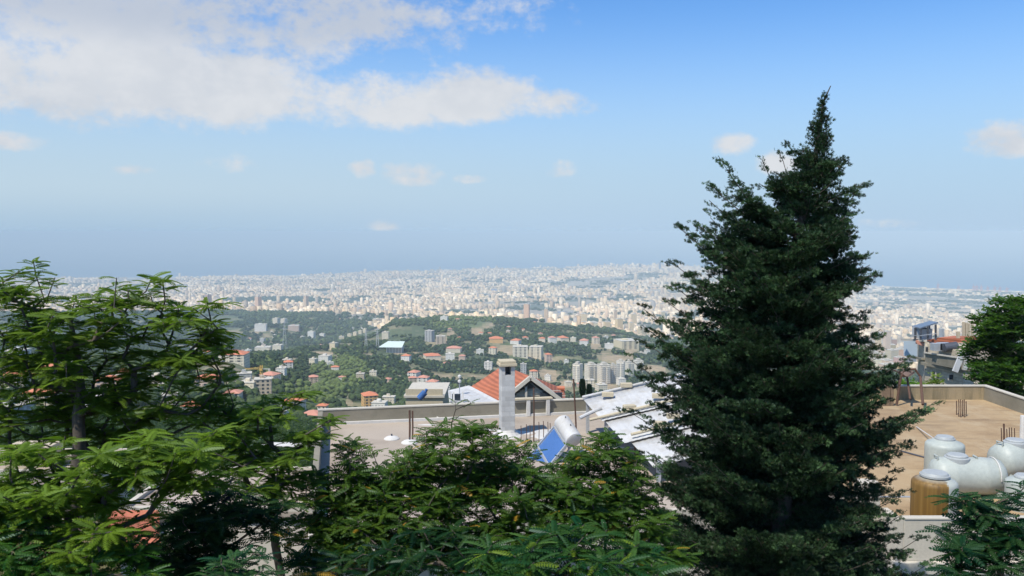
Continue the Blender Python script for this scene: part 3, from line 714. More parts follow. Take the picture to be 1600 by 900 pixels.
for (px,py,wp,hp,c,Y,lb) in CT:
    if c is None: continue
    P=at(px,py,Y); z=float(terrain(P.x,P.y)); h=hp/F*Y+(P.z-z)
    city_block(P.x,P.y,z,wp/F*Y,wp/F*Y*.9,max(h,10),.1,c,lb,'taller towers of the city','city_tower')
# city and valley greenery is part of the woodland mass below
# port gantry cranes
def port_crane(px,hp,label):
    Y=float(np.interp(px,cx_,cy_))-260; x=(px-800)/F*Y; h=hp/F*Y; z=2
    o=empty('port_crane',(x,Y,z),label,'port crane','gantry cranes along the port quay')
    q=MB()
    for sx in(-1,1):
        for sy in(-1,1): q.bar((sx*9,sy*7,0),(sx*9,sy*7,h*.6),3.5)
    q.bar((-9,-7,h*.6),(-9,7,h*.6),3); q.bar((9,-7,h*.6),(9,7,h*.6),3); q.bar((-9,0,h*.6),(9,0,h*.6),3); q.build('portal_frame',M['port'],o)
    q=MB(); q.bar((-6,0,h*.6),(-2,0,h),2.5); q.bar((6,0,h*.6),(-2,0,h),2.5); q.build('apex_frame',M['port'],o)
    q=MB(); q.bar((-14,0,h*.62),(30,0,h*.66),3.5); q.build('boom',M['port'],o)
for i,(px,hp) in enumerate([(1467,12),(1499,9),(1523,11),(1528,11),(1535,11),(1545,9),(1556,10),(1564,10),(1575,9)]):
    lb='red gantry crane standing at the port beyond the right edge of the city'
    if px==1467: lb='tallest lone crane at the left end of the port'
    if px==1499: lb='small crane between the lone tall one and the red crane row'
    port_crane(px,hp,lb)
# breakwater
q=MB(); a=[]
for px,py in [(1335,447.2),(1400,449.4),(1480,451.8),(1560,454.5),(1640,457)]:
    d=ray(px,py); t_=-CZ/d.z; a.append(Vector((d.x*t_,d.y*t_,2)))
for p0,p1 in zip(a[:-1],a[1:]): q.bar(p0,p1,45,10)
tag(q.build('breakwater',M['conc_light']),'long pale breakwater lying along the sea edge right of the conifer','breakwater')
# ================================================================== woodland on the hills: one mass nobody could count
import bmesh
def ico(sub):
    bm=bmesh.new(); bmesh.ops.create_icosphere(bm,subdivisions=sub,radius=1); v=np.array([x.co[:] for x in bm.verts]); f=np.array([[q.index for q in p.verts] for p in bm.faces]); bm.free(); return v,f
I1=ico(1); I2=ico(2)
def crowns(x,y,z,r,hgt,base,jit,cols):
    v,f=base; n=len(x)
    P=v[None]*np.stack([r,r,hgt],1)[:,None,:]*(1+rng.uniform(-jit,jit,(n,len(v),1)))
    P=P+np.stack([x,y,z],1)[:,None,:]
    Fi=(np.arange(n)*len(v))[:,None,None]+f[None]
    C=np.repeat(cols,len(f),0)*rng.uniform(.8,1.2,(n*len(f),1))
    return P.reshape(-1,3),Fi.reshape(-1,3),C
def wood(y0,y1,sp,lim=.74):
    xs=np.arange(-lim*y1,lim*y1,sp); ys_=np.arange(y0,y1,sp); gx,gy=np.meshgrid(xs,ys_); gx=gx+rng.uniform(-.5,.5,gx.shape)*sp; gy=gy+rng.uniform(-.5,.5,gy.shape)*sp
    ok=np.abs(gx)<lim*gy; return gx[ok],gy[ok]
VV=[];FF=[];CC=[];off=0
HX=np.array([(a,b,r) for a,b,r,_ in HOUSE_XY])
for (y0,y1,sp,base,rad) in [(420,1000,6.5,I2,3.1),(1000,1700,7.0,I1,3.5),(1700,2700,9.0,I1,4.6),(2700,4700,16,I1,8)]:
    x,y=wood(y0,y1,sp); z=terrain(x,y); p1,p2=proj(x,y,z)
    n2_=fbm(x,y,45,3,31); cl=fbm(x,y,220,3,91)
    keep=(y<city_start(p1)-40)&(p1>-150)&(p1<1750)
    keep&=~((patch(p1,p2,BARE)+(n2_-.5)*1.4)>.12)|(y<250)
    lgm=patch(p1,p2,LIGHTGREEN)>.1
    keep&=~(lgm&(rng.random(len(x))<.25)); keep&=cl>.33; keep&=rng.random(len(x))<.86
    k2=np.ones(len(x),bool)
    for a,b,r in HX[(HX[:,1]>y0-60)&(HX[:,1]<y1+60)]:
        d2=(x-a)**2+(y-b)**2; k2&=d2>r*r; k2&=~((np.abs(x-a*(y/max(b,1)))<r*.9)&(y<b)&(y>b-r*2.6))
    keep&=k2
    x,y,z,lgm,cl=[q[keep] for q in (x,y,z,lgm,cl)]; n=len(x)
    r=rad*rng.uniform(.65,1.2,n); hh=r*rng.uniform(.6,.95,n)
    dark=np.array([.026,.046,.022]); mid=np.array([.066,.095,.038]); lt=np.array([.125,.165,.055])
    kk=np.clip(rng.normal(.5,.45,n)+(cl-.5)*1.5+(fbm(x,y,700,2,99)-.5)*2.2,0,1)[:,None]; col=dark*(1-kk)+mid*kk; col=np.where((lgm|(rng.random(n)<.08))[:,None],lt*rng.uniform(.7,1.1,(n,1)),col)
    Vc,Fc,Cc=crowns(x,y,z+hh*.9+rng.uniform(0,2.5,n)*(y>420),r,hh,base,.24,col); VV.append(Vc);FF.append(Fc+off);CC.append(Cc);off+=len(Vc); print('wood',y0,n)
# scattered greenery between the city blocks
x,y=wood(2000,12000,75); z=terrain(x,y); p1=800+F*x/y; gk=(y>city_start(p1))&(y<np.interp(p1,cx_,cy_)-300)&(fbm(x,y,260,3,77)>.57); x,y,z=x[gk],y[gk],z[gk]
for _ in range(4):
    n=len(x); xx=x+rng.uniform(-40,40,n); yy=y+rng.uniform(-40,40,n); r=rng.uniform(6,15,n)
    Vc,Fc,Cc=crowns(xx,yy,z+4,r,r*.6,I1,.25,np.tile(np.array([.05,.075,.035]),(n,1))); VV.append(Vc);FF.append(Fc+off);CC.append(Cc);off+=len(Vc)
for (cxp,cyp,rxp,ryp,Y0,Y1) in [(430,470,92,5,6500,7700),(940,507,42,4,4300,5000)]:
    n=1100; xp=rng.uniform(-1,1,n); yv=rng.uniform(Y0,Y1,n); xx=((cxp+xp*rxp)-800)/F*yv; zz=terrain(xx,yv); r=rng.uniform(8,16,n)
    Vc,Fc,Cc=crowns(xx,yv,zz+5,r,r*.6,I1,.25,np.tile(np.array([.045,.075,.04]),(n,1))); VV.append(Vc);FF.append(Fc+off);CC.append(Cc);off+=len(Vc)
ob=mesh_np('woodland',np.vstack(VV),np.vstack(FF),M['crown'],np.vstack(CC))
tag(ob,'dark green pine woods covering the hills between the houses','woods',kind='stuff')
# ================================================================== near buildings
ZR=712.0
def poly_world(pts,z): return [atz(a,b,z) for a,b in pts]
# ---- flat roof in the middle (building A)
FL=atz(505,664,ZR); FR=atz(930,645,ZR); dA=(FR-FL).normalized(); nA_=Vector((dA.y,-dA.x,0))   # nA_ points towards camera
XR=16.2; DEP=13.2
def A(u,v,z=0): return FL+dA*u+nA_*v+Vector((0,0,z))
angA=math.atan2(dA.y,dA.x)
bA=empty('flat_roofed_building',(*A(8,6)[:2],ZR-9),'beige flat roofed building in the middle with grey cement parapet and unfinished roof','building')
bA_inv=Matrix.Translation(-Vector(bA.location))
def partA(mb,name,mat,**k): return mb.build(name,mat,bA,xf=bA_inv,**k)
q=MB(); c=A(XR/2,DEP/2,-.25); q.box(c,(XR,DEP,.5),angA); partA(q,'roof_slab',M['floorA'])
q=MB(); q.box(A(XR/2,DEP/2,-5),(XR-.3,DEP-.3,8.9),angA); partA(q,'wall',M['conc_light'])
PH=.60
q=MB(); q.box(A(XR/2,-.1,PH/2-.2),(XR+.4,.2,PH+.4),angA); partA(q,'parapet',M['conc'],bevel=.015)
q=MB(); q.box(A(-.1,DEP/2,PH/2-.2),(.2,DEP-.2,PH+.4),angA); partA(q,'parapet',M['conc'],bevel=.015)
q=MB(); q.box(A(XR/2,DEP+.08,-.42),(XR+.4,.2,1.0),angA); partA(q,'parapet',M['conc_light'],bevel=.015)
q=MB(); q.box(A(XR/2,-.1,PH+.025),(XR+.44,.24,.05),angA); partA(q,'parapet_cap',M['conc_edge'])
q=MB(); q.box(A(XR/2-1,.06,.05),(XR-3,.12,.11),angA); partA(q,'painted_skirting',M['whitewash'])
# whitewashed pilasters and lintel at the notch behind the chimney
for px in (824,856):
    p=atz(px,649,ZR); u=(p-FL).dot(dA); q=MB(); q.box(A(u,.09,.36),(.17,.14,.72),angA); partA(q,'pilaster',M['whitewash'],bevel=.02)
ua=(atz(800,650,ZR)-FL).dot(dA); ub=(atz(862,648,ZR)-FL).dot(dA)
q=MB(); q.box(A((ua+ub)/2,.02,.755),(ub-ua,.3,.07),angA); partA(q,'lintel',M['block_tan'])
# worn white paint patches on the screed
def blob(c,rx,ry,h,n=18,seed=0):
    r_=random.Random(seed); b=MB(); ks=[r_.uniform(.7,1.2) for _ in range(n)]
    ring=[(c.x+rx*ks[i]*math.cos(2*math.pi*i/n),c.y+ry*ks[i]*math.sin(2*math.pi*i/n)) for i in range(n)]
    b.prism(ring,ZR-.02,ZR+h); return b
for i,(px,py,rx,ry) in enumerate([(800,676,.75,.42),(858,679,.75,.9),(668,664,.4,.12),(455,694,1.1,.35),(770,672,.5,.2),(935,700,1.3,.12)]):
    partA(blob(atz(px,py,ZR),rx,ry,.006+.002*i,seed=i),'paint_patch',M['whitewash'])
q=MB()
# front facade window under the near edge
q.box(A(3.2,DEP+.0,-2.6),(1.2,.2,1.3),angA); partA(q,'window',M['glass'])
# chimney on the roof
P=atz(792,680,ZR); o=empty('roof_chimney',P,'tall white painted block chimney with tan cap on the middle roof','chimney',None,angA)
wd=25/F*P.y; hh=(ray(792,571).z/ray(792,571).y*P.y+CZ)-ZR
q=MB(); q.box((0,0,hh/2-.17),(wd*.86,wd*.86,hh-.34)); q.build('shaft',M['blockwhite'],o,bevel=.012)
q=MB()
for sx in (-1,1): q.box((sx*(wd*.43-.075),0,hh-.17),(.15,wd*.86,.34))
q.build('flue_opening',M['blockwhite'],o)
q=MB(); q.box((0,wd*.2,hh-.17),(wd*.55,.04,.34)); q.build('flue_back',M['steel'],o)  # dark sheet across the back of the flue opening
q=MB(); q.box((0,0,hh+.06),(wd*1.12,wd*1.12,.12)); q.box((0,0,hh+.17),(wd*1.0,wd*1.0,.10)); q.build('cap',M['block_tan'],o,bevel=.02)
q=MB(); q.lathe([(.62,0),(.5,.05),(.38,.16),(.34,.24)],n=14); q.build('base_flashing',M['whitewash'],o)
# rods, mast, rebar
def rod(px,pyb,pyt,label,name='roof_rod',r=.022,lean=0,cat='rod',group=None,mat='rust',px2=None):
    P=atz(px,pyb,ZR); T=at(px2 if px2 else px,pyt,P.y+lean)
    q=MB(); q.tube([(0,0,-.05),tuple(((T-P)*.5)+Vector((.01,0,0))),tuple(T-P)],r,6)
    o=q.build(name,M[mat],None,smooth=True); o.location=P; return tag(o,label,cat,group)
rod(640,690,641,'left of the two dark upright pipes on the middle roof','roof_pipe',.04)
rod(644.5,691,642,'right of the two dark upright pipes on the middle roof','roof_pipe',.035)
rod(834,690,606,'thin dark antenna mast right of the white chimney','antenna_mast',.03,cat='antenna')
rod(901,690,592,'dark steel rod leaning beside the white sheet roof','steel_rod',.035,px2=896)
RG='rebar rods sticking up behind the blue solar panel'
for px,yb,yt in [(814,688,665),(822.5,686,663),(828,690,664),(842,690,659),(849,692,658),(856,690,659),(859.5,690,661),(863,688,669),(866,688,669)]:
    rod(px,yb,yt,'thin rusty rebar rod sticking up behind the blue solar panel','rebar_rod',.016,cat='rebar',group=RG)
# white plank leaning on the parapet
a_=A(0,0); p0=atz(688,655,ZR)+Vector((0,-.1,.05)); q=MB(); q.bar((0,0,0),at(671,633,p0.y+.35)-p0,.22,.05); o=q.build('plank',M['whitewash']); o.location=p0; tag(o,'white plank leaning on the grey parapet left of the chimney','plank')
# shallow white domes on the roof (dishes lying face down)
for (px,py,r,lb) in [(612,686,.30,'white shallow dish lying on the roof, left one'),(640,692,.32,'white shallow dish lying on the roof beside the two pipes')]:
    o=empty('dish',atz(px,py,ZR),lb,'dish'); q=MB(); q.lathe([(r,0),(r*.98,.03),(r*.7,.09),(r*.35,.12),(.03,.13)],n=24); q.build('bowl',M['whitewash'],o,smooth=True)
    q=MB(); q.lathe([(.03,.13),(.035,.2),(.01,.21)],n=10); q.build('knob',M['steel'],o)
# solar water heater
P=atz(868,712,ZR); o=empty('solar_water_heater',P,'solar water heater with white tank and blue collector on the middle roof','water heater')
T0=at(878,659,P.y+.1)-P; T1=at(897,688,P.y-.75)-P; ax=(T1-T0).normalized(); rr=.30
q=MB(); q.tube([T0-ax*.04,T0,T1,T1+ax*.04],[rr*.8,rr,rr,rr*.8],24); q.build('tank',M['whitemetal'],o,smooth=True)
for k in (.3,.72):
    q=MB(); q.tube([T0.lerp(T1,k)+Vector((0,-.0,rr-.02)),T0.lerp(T1,k)+Vector((0,0,rr+.09))],.02,6); q.build('valve',M['steel'],o)
down=Vector((-1.15,-.55,-1.25)); down2=down*1.05
a0=T0+Vector((-.28,-.05,-.18)); a1=T1+Vector((-.28,-.05,-.18)); nrm=(a1-a0).cross(down).normalized()*.06
q=MB(); vs=[a0,a1,a1+down2,a0+down2]; q.add([*vs,*[v+nrm for v in vs]],[(0,1,2,3),(7,6,5,4),(0,4,5,1),(1,5,6,2),(2,6,7,3),(3,7,4,0)]); q.build('collector_panel',M['bluepanel'],o)
q=MB()
for aa,bb in ((vs[0],vs[3]),(vs[1],vs[2]),(vs[0],vs[1]),(vs[3],vs[2]),(vs[0].lerp(vs[3],.5),vs[1].lerp(vs[2],.5))): q.bar(aa,bb,.06,.1)
q.build('panel_frame',M['galv'],o)
q=MB()
for k in (T0.lerp(T1,.15),T0.lerp(T1,.85)):
    q.bar(k+Vector((0,0,-rr*.8)),Vector((k.x+.25,k.y,0)),.05); q.bar(k+Vector((0,0,-rr*.8)),Vector((k.x-.4,k.y-.2,0)),.05)
q.build('stand',M['galv'],o)
# lean-to of white metal sheets
o=empty('sheet_roof_shed',(5.2,31,ZR),'shed of overlapping white metal sheets weighed down with tan blocks, left of the conifer','shed')
O=Vector((5.2,31,ZR))
def plane(u,v,dz=0): # u along far rail (to the right), v towards camera
    base=Vector((2.95,33.6,713.25)); ru=Vector((2.9,.5,.58)).normalized(); rv=Vector((.17,-1,-.10)).normalized()
    return base+ru*u+rv*v+Vector((0,0,dz))-O
def sheet(u0,u1,v0,v1,dz):
    q=MB(); nu,nv=90,3; vs=[]
    for j in range(nv+1):
        for i in range(nu+1):
            uu=u0+(u1-u0)*i/nu; vv=v0+(v1-v0)*j/nv; vs.append(plane(uu,vv,dz+.006*math.sin(uu*2*math.pi/.22)+.01*math.sin(vv*5+uu)))
    q.add(vs,[(j*(nu+1)+i,(j+1)*(nu+1)+i,(j+1)*(nu+1)+i+1,j*(nu+1)+i+1) for j in range(nv) for i in range(nu)])
    s=q.build('metal_sheet',M['whitemetal'],o,smooth=True); m_=s.modifiers.new('thick','SOLIDIFY'); m_.thickness=.006
sheet(-.1,4.2,-.1,2.75,.10); sheet(.05,4.6,2.5,5.0,.02); sheet(.35,5,4.75,7.2,-.06)
for v,u0 in ((.0,-.15),(2.6,-.55),(4.85,.35)):
    q=MB(); q.tube([plane(u0,v,.20),plane(4.4,v,.20)],.055,8); q.build('rail',M['block_tan'] if v else M['whitemetal'],o,smooth=True)
q=MB(); q.tube([plane(-.75,1.9,.1),plane(.2,1.55,.16)],.07,8); q.build('gutter_pipe',M['whitemetal'],o)
for (u,v) in ((.75,.55),(1.7,-.02),(1.05,2.45),(2.35,2.0),(1.45,4.7),(2.1,4.3),(2.9,4.9)):
    q=MB(); c=plane(u,v,.27); q.box(c,(.46,.26,.17),random.uniform(-.3,.3)); q.build('weight_block',M['block_tan'],o,bevel=.015)
for (u,v,mt) in ((.1,2.6,'galv'),(.75,4.2,'rust'),(4.2,.1,'galv'),(.05,.1,'galv'),(.6,7.0,'galv'),(4.6,7.0,'galv')):
    t_=plane(u,v,0); q=MB(); q.bar((t_.x,t_.y,0),t_,.13); q.build('post',M[mt],o)
# electric box on the post
p=plane(.1,2.6,-.45); q=MB(); q.box(p+Vector((.12,-.12,0)),(.16,.12,.24)); q.build('junction_box',M['steel'],o)
# ---- red roofed house behind the parapet
Yh=84.; 
def wh(px,py,Y=Yh): return at(px,py,Y)
ap=wh(829,590); el_=wh(778,631); er=wh(884,631)
o=empty('red_roofed_house',(ap.x,ap.y+5,700),'house with bright clay tiled roof and pale open gable behind the grey parapet','house')
O=Vector(o.location)
back=Vector((-6.2,9.5,0))
hwl,hwr=el_-ap,er-ap
rdg0=ap-O; rdg1=rdg0+back
def slab(a,b,c,d,th,name,mat):
    q=MB(); n_=(Vector(b)-Vector(a)).cross(Vector(d)-Vector(a)).normalized(); n_=n_ if n_.z<0 else -n_; vs=[Vector(x) for x in (a,b,c,d)]
    q.add(vs+[v+n_*th for v in vs],[(0,1,2,3),(7,6,5,4),(0,4,5,1),(1,5,6,2),(2,6,7,3),(3,7,4,0)]); return q.build(name,mat,o)
L1=hwl*1.0; R1=hwr*1.02
# long left slope reaching far left (hipped end), its eave above the white annex
hipL=wh(733,606,92)-O; eaveL=wh(775,634,Yh)-O; rb=wh(786,571,93)-O
q=MB(); vs=[rdg0+Vector((0,.3,0)),rb,hipL,eaveL+Vector((0,.3,0))]; q.add(vs+[v-Vector((0,0,.18)) for v in vs],[(0,1,2,3),(7,6,5,4),(0,4,5,1),(1,5,6,2),(2,6,7,3),(3,7,4,0)]); q.build('roof',M['tile'],o)
q=MB(); vs=[rdg0+Vector((0,.3,0)),er-O+Vector((0,.3,0)),er-O+Vector((.4,8,0)),rb]; q.add(vs+[v-Vector((0,0,.18)) for v in vs],[(0,1,2,3),(7,6,5,4),(0,4,5,1),(1,5,6,2),(2,6,7,3),(3,7,4,0)]); q.build('roof',M['tile'],o)
for a,b in ((rdg0,eaveL),(rdg0,er-O+Vector((.2,0,-.1)))):
    q=MB(); q.bar(Vector(a)+Vector((0,-.15,.06)),Vector(b)+Vector((0,-.15,.06)),.75,.34); q.build('barge_board',M['conc_edge'],o)
q=MB(); g0=el_-O+Vector((.9,.25,0)); g1=er-O+Vector((-.9,.25,0)); q.add([g0,g1,rdg0+Vector((0,.25,-.5)),g0+Vector((0,4,0)),g1+Vector((0,4,0)),rdg0+Vector((0,4.25,-.5))],[(0,1,2),(5,4,3),(0,3,4,1),(1,4,5,2),(2,5,3,0)]); q.build('gable_wall',weathered('gable_paint',(.55,.50,.40),.1,.8,.9,.1),o)
for (a,b,c_) in (((812,609),(820,602),(820,609)),):
    pass
def tri(px):
    q=MB(); pts=[at(x,y,Yh+.02)-O for x,y in px]; n_=len(pts); q.add(pts+[p+Vector((0,.12,0)) for p in pts],[tuple(range(n_))[::-1],tuple(range(n_,2*n_))]+[(i,(i+1)%n_,n_+(i+1)%n_,n_+i) for i in range(n_)]); return q
tri([(804,610),(820,601),(820,608.5)]).build('gable_window',M['glass'],o)
tri([(824,600.5),(828,598.5),(837,606),(824,608)]).build('gable_window',M['glass'],o)
for x in (798,822): q=MB(); q.bar(at(x,632,Yh-.1)-O,at(x,604,Yh-.1)-O,.22); q.build('post',M['conc_edge'],o)
q=MB(); q.b2(Vector((el_.x-O.x+.9,-4.6,-1)),Vector((er.x-O.x-.9,5,el_.z-O.z))); q.build('wall',weathered('gable_paint2',(.55,.50,.40),.1,.8,.9,.1),o)
q=MB(); p=at(861,621,Yh-.2)-O; q.box(p,(2.2,.1,1.0)); q.build('window',M['glass'],o)
for i in range(6): # siding lines
    q=MB(); q.box(at(833,611+i*4,Yh-.0)-O+Vector((0,.2,0)),(5.5-.0+i*.5,.1,.04)); q.build('siding_board',M['conc_edge'],o)
p=wh(874,621,90)-O; q=MB(); q.box(p,(.9,.9,2.0)); q.box(p+Vector((0,0,1.05)),(1.1,1.1,.18)); q.build('chimney',M['tile_far'],o)
p=wh(750,619,86)-O; q=MB(); q.box(p,(1.6,.8,.5),ry=.3); q.build('roof_hatch',M['conc_edge'],o)
# white annex left of it
Ya=78.; o=empty('white_annex',(*at(735,632,Ya)[:2],702),'white sheet roofed annex in front of the red tiled roof','annex'); O=Vector(o.location)
def pw(px,py,Y): return at(px,py,Y)-O
q=MB(); vs=[pw(700,612,Ya+5),pw(733,604,Ya+5),pw(790,634,Ya-3),pw(702,629,Ya-3)]; q.add(vs+[v+Vector((0,0,.12)) for v in vs],[(3,2,1,0),(4,5,6,7),(0,1,5,4),(1,2,6,5),(2,3,7,6),(3,0,4,7)]); q.build('roof',M['whitemetal'],o)
q=MB(); a=pw(702,634,Ya-2); b=pw(728,612,Ya+3); q.b2((a.x,a.y,-3),(b.x,b.y,b.z)); q.build('wall',M['whitewash'],o)
q=MB(); p=pw(713,624,Ya-2.1); q.box(p,(.75,.2,1.0)); q.build('window',M['glass'],o)
for x in (703,709,723): q=MB(); q.bar(pw(x,640,Ya-3.2),pw(x,613,Ya-2.8),.14); q.build('post',M['whitewash'],o)
q=MB(); p=pw(718,588,Ya+1); q.tube([p+Vector((0,0,-3)),p],.05,6); q.build('pole',M['galv'],o)
for z in (0,-.45): 
    q=MB(); q.lathe([(.02,-.18),(.17,-.1),(.17,.08),(.02,.17)],p+Vector((0,0,z)),n=12); q.build('insulator',M['whitewash'],o,smooth=True)
# low concrete rooftop with blue drum
Yb=95.; o=empty('low_concrete_house',(*at(660,632,Yb)[:2],700),'low tan concrete roof behind the parapet left of the white annex','house'); O=Vector(o.location)
q=MB(); a=pw(634,640,Yb); b=pw(692,621,Yb); q.b2((a.x,0,-4),(b.x,8,b.z)); q.build('wall',M['block_tan'],o)
q=MB(); q.b2((a.x-.2,-.2,b.z),(b.x+.2,8.2,b.z+.25)); q.build('roof',M['conc_edge'],o)
q=MB(); q.b2((a.x,-.06,b.z+.25),(b.x,.12,b.z+.95)); q.build('parapet',M['block_tan'],o)
P=at(660,626,Yb-1.3); q=MB(); q.tube([(-.35,0,.25),(.3,0,.95)],.36,16); q.tube([(.3,0,.9),(.5,0,1.3)],.16,12); d_=q.build('blue_drum',M['bluepanel'],None,smooth=True); d_.location=P; tag(d_,'blue drum tipped up on the low tan concrete roof','drum')
# ---- right roof (building B)
x0,x1,y0,y1=9.9,22.5,21.6,40.2
o=empty('stained_flat_roof_building',((x0+x1)/2,(y0+y1)/2,ZR-9),'flat roofed building on the right with brown stained roof and low parapet','building'); O=Vector(o.location); inv=Matrix.Translation(-O)
def pB(mb,name,mat,**k): return mb.build(name,mat,o,xf=inv,**k)
q=MB(); q.b2((x0,y0,ZR-.22),(x1,y1,ZR)); pB(q,'roof_slab',M['floorB'])
q=MB(); q.b2((x0+.6,y0+1.0,ZR-9),(x1-.3,y1-.3,ZR-.22)); pB(q,'wall',M['conc_light'])
q=MB(); q.b2((x0-1.2,y1,ZR-.4),(x1+.2,y1+.2,ZR+.64)); pB(q,'parapet',M['mossy'],bevel=.015)
q=MB(); q.b2((x1,y0,ZR-.4),(x1+.2,y1-.002,ZR+.64)); pB(q,'parapet',M['conc'],bevel=.015)
q=MB(); q.b2((x0+.15,y0-.2,ZR-.45),(x1+.2,y0,ZR+.64)); pB(q,'parapet',M['conc_light'],bevel=.015)
q=MB(); q.b2((x0-.05,y0-.2,ZR-.45),(x0+.148,y0+.75,ZR+.64)); pB(q,'parapet',M['conc_light'],bevel=.015)
q=MB(); q.b2((x0-.6,y0+.75,ZR-.45),(x0-.05,y0+1.2,ZR+1.3)); pB(q,'corner_pillar',M['conc_light'],bevel=.02)
q=MB(); q.b2((x0-1.25,y1-.03,ZR+.64),(x1+.23,y1+.23,ZR+.69)); q.b2((x1-.03,y0,ZR+.643),(x1+.23,y1-.03,ZR+.69)); pB(q,'parapet_cap',M['conc_edge'])
q=MB(); q.b2((x0+.16,y0-.22,ZR+.64),(x1+.2,y0+.02,ZR+.67)); pB(q,'parapet_cap',M['conc_edge'])
q=MB(); q.b2((x0-.1,y0-.35,ZR-.75),(x1+.2,y0+1.0,ZR-.45)); pB(q,'slab_edge',M['conc_edge'],bevel=.01)
# thin floor joints and pipes lying on the roof
for (ya,yb_) in ((25.2,25.28),(23.1,23.2),(22.75,22.8)):
    q=MB(); q.b2((x0+.1,ya,ZR-.01),(x0+2.6,yb_,ZR+.03)); pB(q,'floor_pipe',M['galv'])
q=MB(); q.tube([atz(1408,706,ZR)+Vector((0,0,.03)),atz(1445,716,ZR)+Vector((0,0,.03))],.03,6); pB(q,'floor_pipe',M['steel'])
q=MB(); q.tube([atz(1432,668,ZR)+Vector((0,0,.03)),atz(1462,702,ZR)+Vector((0,0,.35))],.02,6); pB(q,'floor_pipe',M['whitewash'])
def vtank(px,Y,r,h,label,mats,lid=.3):
    x=(px-800)/F*Y*1.0; d=ray(px,700); x=d.x/d.y*Y
    t_=empty('water_tank',(x,Y,ZR),label,'water tank','plastic water tanks on the right roof')
    q=MB(); pr=[(r*.97,0),(r,.06)]
    pr+=[(r,h*.78)]
    pr+=[(r*.98,h*.84),(r*.9,h*.88),(r*.55,h*.95),(lid*1.1,h*.97)]
    q.lathe(pr,n=40); q.build('shell',mats,t_,smooth=True)
    q=MB(); q.lathe([(lid*1.15,h*.96),(lid*1.15,h*1.0),(lid*1.05,h*1.0),(lid,h*1.03),(lid*.95,h*1.05),(.02,h*1.05)],n=32); q.build('lid',M['lid'],t_,smooth=True)
    return t_
# rust stained shell: brown streaks on one flank
m,t,oo=newmat('rust_streaked_tank'); p_=t.nodes.new('ShaderNodeBsdfPrincipled'); t.links.new(p_.outputs[0],oo.inputs[0]); p_.inputs['Roughness'].default_value=.6
tcn=t.nodes.new('ShaderNodeTexCoord'); s=t.nodes.new('ShaderNodeSeparateXYZ'); t.links.new(tcn.outputs['Object'],s.inputs[0])
n1,_=tex(t,2.2,5,.6,sc=(3,3,.25)); ad=t.nodes.new('ShaderNodeMath'); ad.operation='MULTIPLY_ADD'; t.links.new(s.outputs[0],ad.inputs[0]); ad.inputs[1].default_value=-1.5; t.links.new(n1,ad.inputs[2])
zz=t.nodes.new('ShaderNodeMapRange'); t.links.new(s.outputs[2],zz.inputs[0]); zz.inputs[1].default_value=1.12; zz.inputs[2].default_value=1.24; zz.inputs[3].default_value=1; zz.inputs[4].default_value=.15
mk=ramp(t,ad.outputs[0],[(.38,(0,0,0)),(.5,(1,1,1))]); mu=t.nodes.new('ShaderNodeMath'); mu.operation='MULTIPLY'; t.links.new(mk,mu.inputs[0]); t.links.new(zz.outputs[0],mu.inputs[1])
n2,_=tex(t,1.9,4,.6,sc=(4,4,.03)); rc=ramp(t,n2,[(.3,(.10,.052,.008)),(.55,(.19,.105,.02)),(.8,(.32,.21,.07))])
t.links.new(mixc(t,mu.outputs[0],(.40,.42,.38),rc),p_.inputs['Base Color'])
vtank(1462,23.3,.60,1.27,'upright white tank streaked with brown rust behind the near parapet',m,.34)
vtank(1476,27.6,.60,1.24,'clean upright pale green tank, rearmost behind the lying tank',M['tank'],.27)
def htank(pxc,Y,L,r,label,rz=0.0):
    d=ray(pxc,740); x=d.x/d.y*Y
    t_=empty('water_tank',(x,Y,ZR),label,'water tank','plastic water tanks on the right roof',rz)
    q=MB(); pr=[(r*.25,-L/2),(r*.6,-L/2+.05),(r*.86,-L/2+.15),(r*.98,-L/2+.32)]
    for k in (-.22,.2): pr+=[(r,L*k-.04),(r*1.012,L*k),(r,L*k+.04)]
    pr+=[(r*.98,L/2-.32),(r*.86,L/2-.15),(r*.6,L/2-.05),(r*.25,L/2)]
    q.lathe(pr,(0,0,r+.03),40,'X'); q.build('shell',M['tank'],t_,smooth=True)
    q=MB(); zt_=2*r; q.lathe([(.36,zt_-.14),(.36,zt_+.04),(.30,zt_+.06),(.30,zt_+.10),(.26,zt_+.13),(.02,zt_+.13)],(-L*.14,0,0),32); q.build('hatch',M['lid'],t_,smooth=True)
    for sx in (-1,1):
        q=MB(); q.box((sx*L*.36,0,.12),(.16,r*1.5,.26)); q.build('foot',M['tank'],t_,bevel=.03)
    q=MB(); xs=L*.34; n_=20; q.tube([(xs,r*1.02*math.cos(R(180+i*180/n_*1.0+0)),r+.03-r*1.02*math.sin(R(180+i*180/n_))) for i in range(n_+1)],.018,6); q.build('strap',M['whitewash'],t_)
    for sx in (-.42,.1):
        q=MB(); q.tube([(L*sx,-.12,2*r*.88),(L*sx,-.12,2*r+.07),(L*sx,.12,2*r+.07),(L*sx,.12,2*r*.88)],.03,8); q.build('lifting_lug',M['tank'],t_,smooth=True)
    return t_
htank(1511,25.5,2.2,.56,'large tank lying on its side with a raised hatch, behind the rust streaked tank',-.08)
htank(1597,27.4,2.2,.57,'tank lying on its side at the right edge of the roof',.25)
vtank(1603,24.2,.5,.95,'small pale tank partly hidden by leaves at the right edge',M['tank'],.24)
p=atz(1597,702,ZR); q=MB(); q.tube([(0,0,0),(0,0,1.25)],.10,12); o2=q.build('vent_pipe',M['whitewash']); o2.location=p; tag(o2,'white upright vent pipe at the right edge behind the tanks','pipe')
RG2='rebar cluster near the corner of the stained roof'; RG3='rebar cluster behind the tanks'
